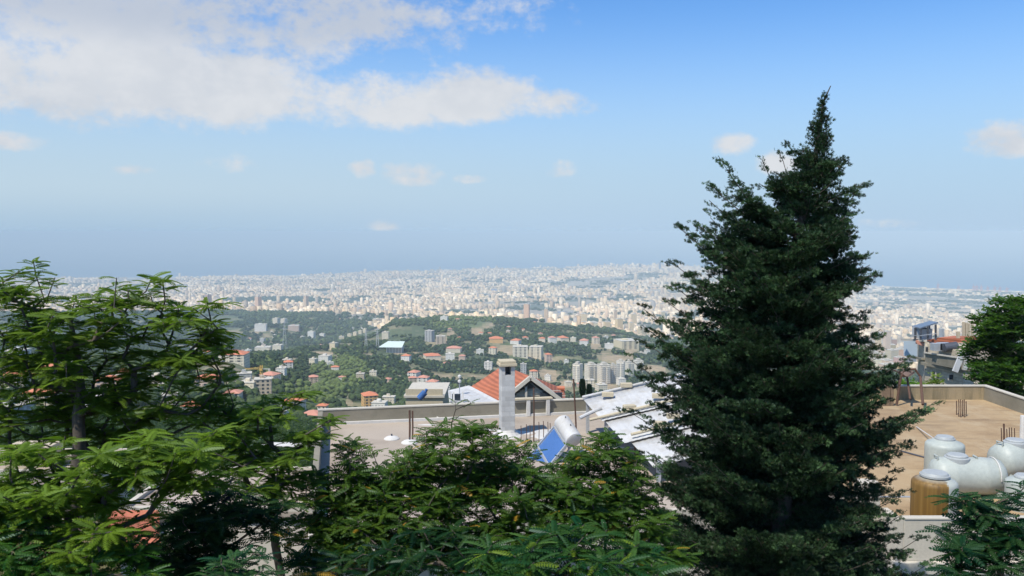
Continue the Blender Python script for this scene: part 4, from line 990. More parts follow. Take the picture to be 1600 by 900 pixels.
for px,yb,yt in [(1494.5,648,626),(1498,651,624),(1501,652,624),(1504,650,625),(1506.5,652,624),(1509.5,650,627)]:
    rod(px,yb,yt,'thin rebar rod in the cluster near the far corner of the stained roof','rebar_rod',.02,cat='rebar',group=RG2)
for px,yb,yt,r in [(1564.5,692,669,.018),(1568.5,694,662,.032),(1573,693,670,.018),(1577,692,668,.018),(1580.5,693,668,.018),(1585,692,669,.018)]:
    rod(px,yb,yt,'thin rebar rod standing behind the right lying tank' if r<.03 else 'thickest rebar of the cluster standing behind the right lying tank','rebar_rod',r,cat='rebar',group=RG3)
# timber post and bent pipe frame at the far parapet beside the conifer
q=MB(); 
for px in (1381,1387,1392): 
    P=atz(px,634,ZR); q.bar(P,P+Vector((0,0,1.0)) if px==1387 else P+Vector((0,0,.9)),.17)
o3=q.build('timber_post',M['wood']); tag(o3,'bundle of brown timber posts beside the conifer on the far parapet','post')
P=atz(1408,634,ZR); a=at(1401,632,P.y); b=at(1408,577,P.y); c2=at(1430,577,P.y); d2=at(1442,632,P.y-1.5)
o4=empty('bent_pipe_frame',P,'rusty bent pipe frame with a sagging brown cloth on the far side of the roof','frame')
q=MB(); q.tube([a-P,b-P+Vector((0,0,-.3)),b-P+Vector((.2,0,0)),c2-P,c2-P+Vector((.25,0,-.35)),d2-P],.06,8); q.build('front_hoop',M['rust'],o4,smooth=True)
q=MB(); q.tube([a-P+Vector((.6,1.2,0)),b-P+Vector((.5,1.2,-.3)),c2-P+Vector((.1,1.2,0)),d2-P+Vector((.0,1.2,0))],.05,8); q.build('rear_hoop',M['rust'],o4,smooth=True)
q=MB(); vs=[]
for i in range(7):
    for j in range(4):
        pq=(b-P).lerp(c2-P,i/6)+Vector((0,j*.4,-.12-.35*math.sin(math.pi*i/6)*(.6+.3*math.sin(j*2)))); vs.append(pq)
q.add(vs,[(i*4+j,(i+1)*4+j,(i+1)*4+j+1,i*4+j+1) for i in range(6) for j in range(3)]); s_=q.build('cloth',weathered('brown_cloth',(.16,.11,.09),.3,3,.95,.2),o4,smooth=True); md=s_.modifiers.new('t','SOLIDIFY'); md.thickness=.02
# ---- stone block house (building C)
Yc=92.
base_z=698.; 
def cc_(px,py,Y=Yc): return at(px,py,Y)
o=empty('stone_block_house',(*cc_(1470,600,Yc)[:2],base_z-4),'stone block house with terrace, rooftop sun canopy and orange roof behind the right parapet','house'); O=Vector(o.location)
def loc(px,py,Y=Yc): return at(px,py,Y)-O
def wallpoly(pts,th,name,mat,Y0,Y1): # pts px,py with linear Y between
    q=MB(); xs=[p[0] for p in pts]; x_0,x_1=min(xs),max(xs)
    v=[loc(px,py,Y0+(Y1-Y0)*(px-x_0)/max(1,x_1-x_0)) for px,py in pts]; n_=len(v)
    xi=[p[0] for p in pts]; tg=v[xi.index(max(xi))]-v[xi.index(min(xi))]; nn=Vector((tg.y,-tg.x,0)); nn=nn.normalized() if nn.length>1e-6 else Vector((0,1,0)); nn=nn if nn.dot(Vector((.45,.9,0)))>0 else -nn; q.add(v+[p+nn*th for p in v],[tuple(range(n_))[::-1],tuple(range(n_,2*n_))]+[(i,(i+1)%n_,n_+(i+1)%n_,n_+i) for i in range(n_)]); return q.build(name,mat,o)
Yn=86.
wallpoly([(1434,606),(1434,534),(1445,534),(1445,606)],.4,'side_wall',M['stone'],Yc,Yn)
wallpoly([(1445,612),(1445,568),(1502,580),(1508,612)],8,'wall',M['stone'],Yn,Yn-6)
wallpoly([(1445,568),(1445,536),(1470,540),(1502,550),(1502,579)],7,'upper_wall',M['stone'],Yn+.3,Yn-5.7)
wallpoly([(1445.5,567),(1445.5,551),(1494,558),(1494,576)],.5,'terrace_wall',M['conc'],Yn-.6,Yn-6.6)
q=MB(); 
def strip(pa,pb,h,dep,name,mat,Ya_,Yb_):
    a=loc(*pa,Ya_); b=loc(*pb,Yb_); q=MB(); q.bar(a,b,dep,h); return q.build(name,mat,o)
strip((1440,567.5),(1506,581),.28,.22,'floor_slab',M['conc'],Yn-.2,Yn-6.3)
strip((1445,551),(1495,558.5),.12,.2,'terrace_coping',M['conc_edge'],Yn-.7,Yn-6.7)
strip((1411,530.5),(1446,532),.25,.3,'roof_slab',M['conc_edge'],Yc+1,Yn)
strip((1420,557),(1444,561),.2,.5,'balcony_slab',M['conc'],Yc+1,Yn)
wallpoly([(1412,556),(1412,533),(1433,533),(1433,558)],3,'blue_grey_wall',weathered('pale_blue_wall',(.42,.50,.56),.08,.6,.8,0),Yc+2,Yc)
for (x0_,y0_,x1_,y1_,Y_) in ((1446,542,1452,549,Yn-.2),(1456.5,580,1460,588,Yn-1.4),(1463,583,1467,590,Yn-2.1),(1483,585.5,1488,592.5,Yn-4.2)):
    a=loc(x0_,y0_,Y_); b=loc(x1_,y1_,Y_); fr=MB(); fr.b2((a.x-.08,a.y-.05,b.z-.08),(b.x+.08,a.y+.1,a.z+.08)); f_=fr.build('window_frame',M['conc_edge'],o); pn=MB(); pn.b2((a.x,a.y-.1,b.z),(b.x,a.y+.05,a.z)); pn.build('pane',M['glass'],f_)
# orange roof behind
wallpoly([(1452,539),(1440,533),(1466,527.5),(1500,529),(1508,541),(1496,546)],3,'tiled_roof',M['tile'],Yc,Yc-4)
strip((1438,534),(1462,541),.35,1.2,'brick_edge',M['tile_pink'],Yn+2,Yn+0)
wallpoly([(1520,552),(1523,533),(1545,540),(1553,556)],3,'tiled_roof',M['tile'],Yc-3,Yc-6)
# rooftop canopy
q=MB()
c1,c2_,c3,c4=loc(1425,511,Yn+4),loc(1437,514,Yn),loc(1466,505,Yn),loc(1453,503,Yn+4)
q.add([c1,c2_,c3,c4]+[v+Vector((0,0,.12)) for v in (c1,c2_,c3,c4)],[(0,1,2,3),(7,6,5,4),(0,4,5,1),(1,5,6,2),(2,6,7,3),(3,7,4,0)]); q.build('canopy_panel',weathered('solar_slate',(.13,.16,.21),.1,.5,.35,0),o)
for x,yt,Y_ in ((1430,512,Yn+2),(1438.5,514,Yn),(1450,510,Yn),(1462,507,Yn),(1452,505,Yn+3)):
    q=MB(); q.bar(loc(x,531,Y_),loc(x,yt,Y_),.16); q.build('canopy_post',M['steel'],o)
q=MB(); q.bar(loc(1420,524,Yn+3),loc(1438,524.5,Yn-.2),.06); q.bar(loc(1438,524.5,Yn-.2),loc(1463,521,Yn-.2),.06); q.build('railing',M['galv'],o)
q=MB(); a=loc(1439,530,Yn+1); b=loc(1457,514,Yn+1); q.b2((a.x,a.y,a.z),(b.x,a.y+2,b.z)); q.build('stair_cabin',weathered('grey_cabin',(.40,.42,.44),.1,.6,.8,0),o)
for (x_,y_,w2) in ((1465,544,.9),(1475,543,.9)):
    q=MB(); q.box(loc(x_,y_-2,Yn-3),(1.1,.8,.7)); q.build('roof_box',M['galv'],o)
q=MB(); q.tube([loc(1483,545,Yn-4)+Vector((-.5,0,.1)),loc(1495,542,Yn-4)+Vector((0,0,.1))],.42,14); q.build('black_tank',M['steel'],o,smooth=True)
q=MB(); q.box(loc(1509,564,Yn-7),(.45,.3,1.6)); q.box(loc(1498,566,Yn-7),(.5,.2,1.9),ry=.35); q.build('white_door_panel',M['whitemetal'],o)
for x_,yt in ((1505.5,503),(1510,504),(1514,505),(1519.5,503)):
    q=MB(); q.bar(loc(x_,535,Yn+6),loc(x_,yt,Yn+6),.22); q.build('concrete_post',M['block_tan'],o)
q=MB(); q.bar(loc(1497,532,Yn+3),loc(1497,518,Yn+3),.28); q.build('concrete_post',M['block_tan'],o)
# ---- neighbouring roofs down left
def flat_house(name,label,pxa,pxb,ynear,Yn_,Yf_,hgt,mat,rmat,par=.55,extra=None):
    a=at(pxa,ynear,Yn_); b=at(pxb,ynear,Yn_); z=a.z; cxm=(a.x+b.x)/2; w2=(b.x-a.x)/2; dd=Yf_-Yn_
    o=empty(name,(cxm,Yn_+dd/2,z-hgt),label,'building'); 
    q=MB(); q.b2((-w2,-dd/2,-3),(w2,dd/2,hgt-.2)); q.build('wall',mat,o)
    q=MB(); q.b2((-w2-.15,-dd/2-.15,hgt-.2),(w2+.15,dd/2+.15,hgt)); q.build('roof',rmat,o)
    for (p0,p1) in (((-w2-.15,-dd/2-.15),(w2+.15,-dd/2+.03)),((-w2-.15,dd/2-.03),(w2+.15,dd/2+.15)),((w2-.03,-dd/2+.03),(w2+.15,dd/2-.03)),((-w2-.15,-dd/2+.03),(-w2+.03,dd/2-.03))):
        q=MB(); q.b2((p0[0],p0[1],hgt),(p1[0],p1[1],hgt+par)); q.build('parapet',mat,o)
    for k in ((-.5,.1,.6) if par>.5 else ()):
        q=MB(); q.b2((k*w2-.5,-dd/2-.03,hgt-2.4),(k*w2+.5,-dd/2+.1,hgt-1.2)); q.build('window',M['glass'],o)
    return o,w2,dd
o,w2,dd=flat_house('terraced_beige_building','beige flat roofed building behind the lower trunks of the left tree',-90,152,752,62,68,7,M['conc_light'],M['floorA'],.9)
q=MB(); q.b2((-w2*.5,dd*.0,7),(w2*.1,dd*.35,8.8)); q.build('roof_room',M['block_tan'],o)
q=MB(); q.b2((-w2*.3,-.05,7.6),(-w2*.15,.1,8.4)); q.build('window',M['glass'],o)
flat_house('low_terrace_building','low pale terrace adjoining the middle roof, seen between the left trunks',196,478,797,26.2,30.6,5,M['conc_light'],M['floorA'],.12)
o=empty('low_tiled_house',(*at(208,830,24)[:2],703),'low house with red clay tiles under the left trees','house'); O=Vector(o.location)
a=at(160,856,23.2); b=at(252,856,23.2); c=at(248,797,25.4); d=at(170,797,25.4)
q=MB(); vs=[v-O for v in (a,b,c,d)]; q.add(vs+[v-Vector((0,0,.15)) for v in vs],[(0,1,2,3),(7,6,5,4),(0,4,5,1),(1,5,6,2),(2,6,7,3),(3,7,4,0)]); q.build('roof',M['tile'],o)
q=MB(); q.b2((a.x-O.x+.3,a.y-O.y+.4,-2),(b.x-O.x-.2,c.y-O.y-.1,a.z-O.z-.05)); q.build('wall',M['conc_light'],o)
q=MB(); q.b2((-.3,a.y-O.y+.3,a.z-O.z-2.4),(.5,a.y-O.y+.42,a.z-O.z-1.2)); q.build('window',M['glass'],o)
# ================================================================== trees
def frond(L,pairs,lw,ll,droop,fold=.25,tipc=True):
    """compound leaf along +x: rachis strip and folded leaflets (triangles)"""
    v=[];f=[]
    def tri(a,b,c): i=len(v); v.extend([a,b,c]); f.append((i,i+1,i+2))
    def P(s): return np.array([L*s*(1-.12*droop*s),0,-droop*L*s*s])
    for k in range(4):
        a,b=P(k/4),P((k+1)/4); w_=np.array([0,.004,0]); i=len(v); v.extend([a-w_,a+w_,b]); f.append((i,i+1,i+2))
    items=[(.14+.84*k/(pairs-1),sg) for k in range(pairs) for sg in (-1,1)]+([(1.0,0)] if tipc else [])
    for s,sg in items:
        p=P(s); prof=.62+.75*s*(1-s)*2; l=ll*min(1,prof)
        if sg==0: dr=np.array([1,0,-droop*1.2])
        else: dr=np.array([.45+.35*s,sg*1.0,-.28-.5*droop*s])
        dr=dr/np.linalg.norm(dr); side=np.cross(dr,[0,0,1.]); side/=np.linalg.norm(side); up=np.cross(side,dr)
        m=p+dr*l*.42; tip=p+dr*l-up*l*.12; a=m+side*lw*.5-up*lw*fold; b=m-side*lw*.5-up*lw*fold
        i=len(v); v.extend([p,a,tip,b]); f.append((i,i+1,i+2)); f.append((i,i+2,i+3))
    return np.array(v),np.array(f)
def place(T,pos,dirs,roll,scale,tilt_up=None):
    """template +x -> dirs, +z stays near world up"""
    v,f=T; n=len(pos); d=dirs/np.linalg.norm(dirs,axis=1,keepdims=True)
    s=np.cross(np.tile([0,0,1.],(n,1)),d); s/=np.maximum(np.linalg.norm(s,axis=1,keepdims=True),1e-6); u=np.cross(d,s)
    c_,sn=np.cos(roll)[:,None],np.sin(roll)[:,None]; s2=s*c_+u*sn; u2=-s*sn+u*c_
    P=(v[None,:,0:1]*d[:,None]+v[None,:,1:2]*s2[:,None]+v[None,:,2:3]*u2[:,None])*scale[:,None,None]+pos[:,None]
    Fi=(np.arange(n)*len(v))[:,None,None]+f[None]
    return P.reshape(-1,3),Fi.reshape(-1,3)
def skeleton(trunk,tips,step=.3,pen=.25,r0=.0075,ex=.46,jit=.05,sag=.0):
    nodes=[np.array(p,float) for p in trunk]; par=[-1]+list(range(len(trunk)-1)); plen=[0.]
    for i in range(1,len(nodes)): plen.append(plen[-1]+np.linalg.norm(nodes[i]-nodes[i-1]))
    root=nodes[0]; order=np.argsort([np.linalg.norm(t-nodes[len(trunk)//2]) for t in tips]); ends=[]
    arr=np.zeros((60000,3)); pl=np.zeros(60000); n=len(nodes); arr[:n]=nodes; pl[:n]=plen; par_=list(par)
    for j in order:
        t=tips[j]; d=np.linalg.norm(arr[:n]-t,axis=1); up=np.maximum(arr[:n,2]-t[2],0)
        k=int(np.argmin(d+pen*pl[:n]+up*1.2)); a=arr[k].copy(); L=d[k]; m=max(1,int(L/step)); prev=k
        off_=np.array([0,0,min(.35,.12*L)])
        for q in range(1,m+1):
            s=q/m; p=a*(1-s)+t*s+off_*math.sin(math.pi*s)*(-.6)+(rng.normal(0,jit*min(1,L),3) if q<m else 0)
            arr[n]=p; pl[n]=pl[prev]+L/m; par_.append(prev); prev=n; n+=1
        ends.append(prev)
    cnt=np.zeros(n); 
    for e in ends: cnt[e]+=1
    for i in range(n-1,0,-1): cnt[par_[i]]+=cnt[i]
    cnt=np.maximum(cnt,1); rad=r0*cnt**ex
    return arr[:n],par_,rad,ends
def tubes_np(arr,par,rad,minr=.004,k=6):
    n=len(arr); ch=np.arange(1,n); pa=np.array(par[1:]); a=arr[pa]; b=arr[ch]; ra=np.minimum(rad[pa],rad[ch]*1.35); rb=rad[ch]
    d=b-a; L=np.linalg.norm(d,axis=1,keepdims=True); d=d/np.maximum(L,1e-6); ref=np.where(np.abs(d[:,2:3])<.9,[[0,0,1.]],[[1.,0,0]])
    s=np.cross(d,ref); s/=np.linalg.norm(s,axis=1,keepdims=True); u=np.cross(d,s)
    th=np.arange(k)*2*math.pi/k; ring=s[:,None]*np.cos(th)[None,:,None]+u[:,None]*np.sin(th)[None,:,None]
    V=np.concatenate([a[:,None]-d[:,None]*.01+ring*ra[:,None,None],b[:,None]+ring*rb[:,None,None]],1)
    f=np.array([[i,(i+1)%k,k+(i+1)%k,k+i] for i in range(k)])
    Fi=(np.arange(len(ch))*2*k)[:,None,None]+f[None]
    return V.reshape(-1,3),Fi.reshape(-1,4)
def lobes_tips(lobes,density):
    out=[]; density=density*DK
    for (px,py,rx,ry,Y,dep) in lobes:
        c=np.array(at(px,py,Y)); ax=rx/F*Y; az_=ry/F*Y; vol=ax*az_
        n=max(2,int(density*vol*(1+dep)))
        p=rng.normal(0,1,(n,3)); p/=np.linalg.norm(p,axis=1,keepdims=True); p*=rng.uniform(.35,1,(n,1))**(.5)
        out.append(c+p*np.array([ax,dep,az_]))
    return np.vstack(out)
DK=8.2
def leaf_cols(n,nf,base,var=.2,accent=None,pa=.0):
    k=rng.normal(0,1,(n,1)); c=np.array(base)[None]*(1+var*k*.6)+np.array([.02,.018,0])[None]*k*.5
    if accent is not None:
        m=rng.random(n)<pa; c[m]=np.array(accent)*rng.uniform(.7,1.2,(m.sum(),1))
    return np.repeat(np.clip(c,.006,.8),nf,0)
def broad_tree(name,label,trunk,lobes,density,T,per,base,cat='tree',scale=(.7,1.15),accent=None,pa=0,spread=.35,lift=.15,extra=1,group=None,r0=.0075,bark='bark',seedcol=.2):
    trunk=[np.array(at(*p)) for p in trunk]; g_=terrain(trunk[0][0],trunk[0][1]); trunk=[np.array([trunk[0][0],trunk[0][1],float(g_)-.3])]+trunk
    # subdivide trunk
    tr=[trunk[0]]
    for a,b in zip(trunk[:-1],trunk[1:]):
        m=max(1,int(np.linalg.norm(b-a)/.35))
        for q in range(1,m+1): tr.append(a+(b-a)*q/m+(rng.normal(0,.015,3) if q<m else 0))
    tips=lobes_tips(lobes,density)
    arr,par,rad,ends=skeleton(tr,tips,r0=r0)
    base_loc=Vector(tr[0]); o=empty(name,base_loc,label,cat,group); bl=np.array(base_loc)
    Vt,Ft=tubes_np(arr,par,rad); mesh_np('trunk',Vt-bl,Ft,M[bark],parent=o,smooth=True)
    pos=[];dr=[]
    for e in ends:
        p=arr[e]; q=arr[par[e]]; d=p-q; d/=np.linalg.norm(d)+1e-6
        n=per+rng.integers(-1,2); a0=rng.uniform(0,6.28)
        for i in range(max(3,n)):
            a=a0+i*2.399; h=np.array([math.cos(a),math.sin(a),0]); pos.append(p+(q-p)*rng.uniform(0,.5)); dr.append(h+d*spread+np.array([0,0,lift+rng.uniform(-.25,.4)]))
        for _ in range(extra):
            k=par[e]; s=rng.uniform(0,1); a=rng.uniform(0,6.28); pos.append(p*(1-s)+arr[k]*s); dr.append(np.array([math.cos(a),math.sin(a),rng.uniform(-.2,.5)]))
    pos=np.array(pos);dr=np.array(dr);n=len(pos)
    Vl,Fl=place(T,pos,dr,rng.normal(0,.35,n),rng.uniform(*scale,n))
    nf=len(T[1]); C=leaf_cols(n,nf,base,seedcol,accent,pa)
    C*=rng.uniform(.88,1.12,(len(C),1))
    mesh_np('crown',Vl-bl,Fl,M['leaf'],C,parent=o); print(name,'tips',len(tips),'leaves',n,'tris',len(Fl))
    return o
AIL=frond(.25,9,.028,.070,.40)
ROB=frond(.23,7,.030,.055,.30)
ROBB=frond(.28,9,.029,.060,.35)
# simple leaf spray for round leaved trees
def spray(nl=7,L=.22,ll=.075,lw=.05):
    v=[];f=[]
    for k in range(nl):
        s=(k+1)/nl; sg=(-1)**k; p=np.array([L*s,0,-.1*L*s*s]); d=np.array([.5,sg*.9,-.25+.3*math.sin(k*2.1)]); d/=np.linalg.norm(d); sd=np.cross(d,[0,0,1.]); sd/=np.linalg.norm(sd); up=np.cross(sd,d)
        a=p+d*ll*.5+sd*lw*.5-up*.01; b=p+d*ll*.5-sd*lw*.5-up*.01; t_=p+d*ll; i=len(v); v.extend([p,a,t_,b]); f+= [(i,i+1,i+2),(i,i+2,i+3)]
    return np.array(v),np.array(f)
RND=spray(8,.30,.12,.085)
G1=(.105,.172,.018)
# left tall tree with pinnate leaves
broad_tree('tall_pinnate_tree','tall tree with long feathery leaves filling the left edge up to the sea line',
 [(116,900,12.0),(112,830,12),(118,770,12),(124,690,12),(127,610,12.1),(118,540,12.2),(110,500,12.2)],
 [(35,455,48,32,12,.9),(45,415,16,8,12,.4),(5,500,50,50,12,.9),(110,505,55,42,12,1.0),(150,560,70,45,12.2,1.0),(215,442,36,17,12,.6),(225,490,60,38,12.2,.9),(165,470,36,26,12,.7),
  (300,500,42,28,12,.7),(300,545,60,26,12,.7),(180,610,60,30,12.4,.8),(60,640,60,26,12.6,.8),(250,665,70,24,12.8,.7),(140,680,60,20,12.8,.7),(30,690,50,20,12.6,.6),(330,640,40,22,12.8,.6),(335,475,16,12,12,.3),(352,520,26,18,12.3,.5),(285,560,60,30,12.4,.8),(55,590,60,40,12.5,1.0),(20,560,40,30,12,.8),(340,585,28,16,12.5,.5),(240,620,70,34,12.6,.9),(120,640,55,25,12.6,.8),(10,640,40,30,12.4,.8),(75,545,50,32,12.2,.8)],
 8.5,AIL,9,G1,scale=(.72,1.15),r0=.0068,extra=1)
# second trunk pair, lower left
broad_tree('low_pinnate_tree','bright green feathery tree low in the left corner in front of the tall one',
 [(118,905,10),(100,850,10),(85,800,10.1),(80,770,10)],
 [(55,745,60,30,10,.7),(120,760,45,26,10,.6),(200,695,52,26,10,.6),(260,715,60,26,10,.6),(170,740,45,26,9.8,.6),(300,690,40,18,10,.5),(20,790,40,40,10,.7),(110,800,40,20,10,.5),(180,815,50,24,9.8,.5),(250,730,60,26,10.2,.6),(330,740,50,24,10.3,.5),(60,700,50,22,10.4,.5),(110,790,60,22,9.9,.5),(130,850,60,26,9.6,.5),(40,820,60,26,9.8,.6),(245,760,55,18,10.2,.4)],
 12,AIL,10,(.118,.195,.018),scale=(.75,1.15),extra=1)
broad_tree('leaning_pinnate_tree','feathery leaved tree between the left tree and the grey parapet corner',
 [(440,905,12.5),(430,850,12.5),(428,800,12.4),(425,760,12.4)],
 [(395,650,44,30,12.4,.7),(440,640,40,22,12.4,.6),(470,620,18,9,12.6,.3),(360,690,50,26,12.2,.7),(400,735,60,32,12.2,.7),(455,700,45,26,12.4,.6),(500,670,30,16,12.6,.4),(520,655,16,10,12.6,.3),(455,760,40,20,12.2,.5),(340,640,40,20,12.8,.5)],
 10,AIL,9,(.10,.17,.018),scale=(.7,1.1),extra=1)
YEL=(.42,.25,.03)
broad_tree('pod_tree','tree with small leaflets and yellow pods in front of the middle roof, left half',
 [(612,905,12.8),(606,850,12.8),(600,800,12.8),(615,760,12.9)],
 [(555,700,30,22,12.9,.5),(545,735,36,24,12.8,.5),(500,760,45,26,12.6,.6),(600,745,50,20,12.8,.6),(650,720,46,24,12.8,.6),(700,690,44,26,12.9,.6),(735,665,26,10,13,.3),(640,790,80,32,12.6,.8),(590,780,70,26,12.7,.6),(680,740,60,30,12.9,.6),(520,800,50,30,12.6,.5),(480,840,50,40,12.4,.5),(560,810,60,36,12.6,.7),(700,765,60,34,12.8,.7),(600,860,80,34,12.3,.8),(520,860,40,34,12.3,.5),(760,690,40,28,12.9,.5)],
 17,ROB,7,(.064,.125,.015),accent=YEL,pa=.022,scale=(.75,1.2),r0=.0045,extra=2)
broad_tree('pod_tree','tree with small leaflets and yellow pods right of the chimney, reaching the white sheets',
 [(838,905,13.2),(832,850,13.2),(826,790,13.2),(840,750,13.2)],
 [(812,712,40,18,13.2,.5),(912,712,20,14,13.2,.4),(868,748,50,20,13.2,.6),(928,705,34,26,13.3,.5),(942,680,14,12,13.4,.3),(970,715,36,22,13.3,.5),(985,760,40,34,13.3,.6),(910,770,70,36,13,.8),(800,760,60,38,13,.8),(850,820,90,34,12.8,.8),(900,800,80,30,13,.7),(1000,820,50,40,13,.5),(775,735,44,24,13.2,.6),(740,760,50,30,13,.6),(1030,860,60,30,12.9,.5),(700,860,60,30,12.6,.6),(960,770,50,30,13.2,.5),(720,830,60,36,12.6,.7),(780,850,60,34,12.6,.6),(960,810,60,26,13,.6)],
 17,ROB,7,(.060,.122,.016),accent=YEL,pa=.02,scale=(.75,1.2),r0=.0045,extra=2)
broad_tree('low_locust_tree','dark feathery shrub tree along the bottom edge in front of the conifer foot',
 [(900,930,8.8),(890,890,8.8),(885,870,8.8)],
 [(850,858,60,26,8.8,.5),(920,850,60,22,8.8,.5),(985,872,50,20,8.8,.5),(790,880,70,24,8.7,.5),(900,893,140,20,8.6,.6),(1040,893,36,12,8.8,.4)],
 17,ROBB,6,(.034,.095,.018),accent=(.16,.24,.02),pa=.10,scale=(.7,1.1),r0=.005,extra=2)
broad_tree('dark_understory_tree','dark green feathery tree low between the left trees',
 [(330,930,11),(325,880,11),(320,850,11)],
 [(300,800,55,40,11,.7),(235,850,45,24,11,.5),(150,870,60,26,11,.5),(345,780,40,34,11,.6),(380,820,44,40,11.2,.6),(280,860,70,36,11,.7),(350,880,60,22,10.6,.5),(420,800,36,26,11.4,.5),(260,880,60,22,10.8,.5)],
 12,ROBB,6,(.018,.052,.016),scale=(.8,1.3),r0=.005,extra=2)
broad_tree('bluish_locust_shrub','bluish green feathery shrub at the bottom below the leaning tree',
 [(370,935,9),(368,900,9)],
 [(370,880,50,16,9,.4),(330,890,40,12,9,.4),(420,893,36,10,9,.4)],
 17,ROBB,6,(.030,.090,.028),scale=(.6,.9),r0=.005)
broad_tree('bottom_left_shrub','dense leafy shrub in the bottom left corner',
 [(40,930,9.5),(45,890,9.5)],
 [(30,850,60,36,9.5,.6),(90,870,50,30,9.5,.5),(150,880,60,24,9.5,.5),(20,890,50,24,9.2,.5),(215,880,40,20,9.6,.4)],
 14,ROBB,6,(.036,.105,.014),accent=(.13,.2,.02),pa=.08,scale=(.7,1.1),r0=.005,extra=2)
broad_tree('understory_shrub','dark shrub filling the gap below the two pod trees',
 [(690,935,11.6),(688,880,11.6)],
 [(680,862,90,34,11.6,.6),(560,885,80,22,11.4,.5),(780,885,80,20,11.4,.5),(500,880,40,24,11.6,.4)],
 13,ROBB,6,(.016,.055,.014),accent=(.32,.2,.03),pa=.02,scale=(.8,1.2),r0=.005,extra=1)
broad_tree('bottom_right_locust','dark feathery tree in the bottom right corner in front of the tanks',
 [(1568,930,10.2),(1562,880,10.2),(1560,840,10.2)],
 [(1500,777,22,9,10.2,.3),(1535,790,36,16,10.2,.4),(1575,810,40,26,10.2,.5),(1545,835,44,26,10.2,.5),(1510,850,36,22,10,.4),(1580,865,50,26,10,.5),(1520,885,50,18,9.8,.4),(1598,770,16,26,10.2,.4)],
 20,ROBB,8,(.022,.07,.022),scale=(.7,1.1),r0=.005,extra=1)
broad_tree('round_leaved_tree','broad leaved green tree at the right edge beyond the roof parapet',
 [(1575,640,46),(1572,600,46),(1572,560,46),(1574,520,46)],
 [(1575,485,26,22,46,1.2),(1560,510,36,24,46,1.4),(1540,528,20,16,46,1.0),(1548,550,40,24,46,1.4),(1590,545,34,40,46,1.6),(1532,582,18,14,45,.9),(1550,588,36,22,45,1.2),(1585,595,34,26,45,1.2),(1610,500,30,40,46,1.5)],
 1.7,(RND[0]*1.7,RND[1]),7,(.052,.115,.020),scale=(.8,1.3),r0=.01,extra=2)
broad_tree('yellow_green_shrub','yellow green loose shrub at the foot of the stone block house',
 [(1466,618,62),(1466,600,62)],
 [(1455,602,10,6,62,.8),(1475,606,18,4,62,1),(1440,606,14,4,62,.8),(1463,592,4,7,62,.3)],
 2.6,(RND[0]*1.6,RND[1]),5,(.16,.22,.03),scale=(.8,1.3),r0=.01)
broad_tree('grassy_bush','fresh green bush behind the parapet left of the stone house wall',
 [(1425,622,66),(1425,610,66)],
 [(1420,602,16,7,66,.8),(1408,604,12,6,66,.8),(1436,605,10,6,66,.8)],
 3,(RND[0]*1.6,RND[1]),5,(.10,.20,.02),scale=(.8,1.3),r0=.01)
# thin vine branch leafing up before the parapet
broad_tree('bare_twig_tree','thin young tree with sparse twigs in front of the white annex',
 [(706,905,20),(704,800,20),(703,700,20),(706,660,20),(712,640,20)],
 [(712,640,14,12,20,.3),(695,660,10,10,20,.3),(735,625,10,14,20,.3),(700,690,16,12,20,.3)],
 2,(ROB[0]*1.2,ROB[1]),3,(.05,.10,.02),r0=.007,extra=0)
# two cypresses by the cream towers
def cypress(px,pyb,pyt,Y,label):
    b=at(px,pyb,Y); h=at(px,pyt,Y).z-b.z; o=empty('cypress',b,label,'cypress'); n=2600; t_=rng.random(n)**.8; r=.16*h*np.sin(np.pi*np.clip(t_*.9+.08,0,1))**.8*.62; a=rng.uniform(0,6.28,n); rr_=r*rng.uniform(.6,1,n)
    pos=np.stack([rr_*np.cos(a),rr_*np.sin(a),t_*h],1); dr=np.stack([np.cos(a)*.4,np.sin(a)*.4,np.ones(n)],1); S=(RND[0]*np.array([1.6,1,1])*.9,RND[1])
    Vc,Fc=place(S,pos,dr,rng.uniform(0,6,n),rng.uniform(.8,1.3,n)); mesh_np('crown',Vc,Fc,M['needle'],leaf_cols(n,len(RND[1]),(.022,.045,.020)),parent=o)
    q=MB(); q.tube([(0,0,-6),(0,0,h*.5)],[.18,.08],8); q.build('trunk',M['bark'],o)
cypress(910,622,598,120,'taller dark cypress left of the pale towers behind the parapet')
cypress(920.5,624,606,125,'shorter dark cypress right of the taller one')
# ---- the big conifer
YP=16.0
LP=[(128,1298),(150,1284),(185,1276),(200,1262),(222,1226),(240,1246),(252,1205),(262,1200),(285,1180),(300,1122),(330,1112),(355,1072),(380,1092),(410,1056),(440,1056),(478,1022),(500,1012),(520,1006),(545,1002),(562,988),(580,1002),(610,998),(640,990),(665,1012),(700,1012),(740,1002),(780,985),(830,975),(905,960)]
RP=[(128,1303),(150,1292),(185,1300),(218,1306),(240,1302),(250,1314),(268,1300),(287,1338),(310,1322),(345,1318),(365,1336),(400,1350),(428,1350),(455,1318),(480,1330),(500,1348),(520,1372),(545,1404),(560,1412),(585,1400),(605,1392),(628,1440),(645,1432),(665,1412),(690,1410),(720,1392),(770,1388),(810,1402),(845,1432),(905,1450)]
TX=[(128,1304),(138,1294),(160,1286),(220,1280),(300,1262),(420,1236),(560,1226),(905,1218)]
def ip(L,y): return float(np.interp(y,[a for a,_ in L],[b for _,b in L]))
basez=float(terrain((1218-800)/F*YP,YP)); pb=at(1218,905,YP); 
o=empty('conifer',(pb.x,YP,basez-.2),'huge dark green conifer with a bent pointed top right of centre','conifer'); bl=np.array(o.location)
q=MB(); tp=[Vector((pb.x,YP,basez-.3))]+[at(ip(TX,y),y,YP) for y in (900,800,700,600,500,400,320,260,200,160,134)]
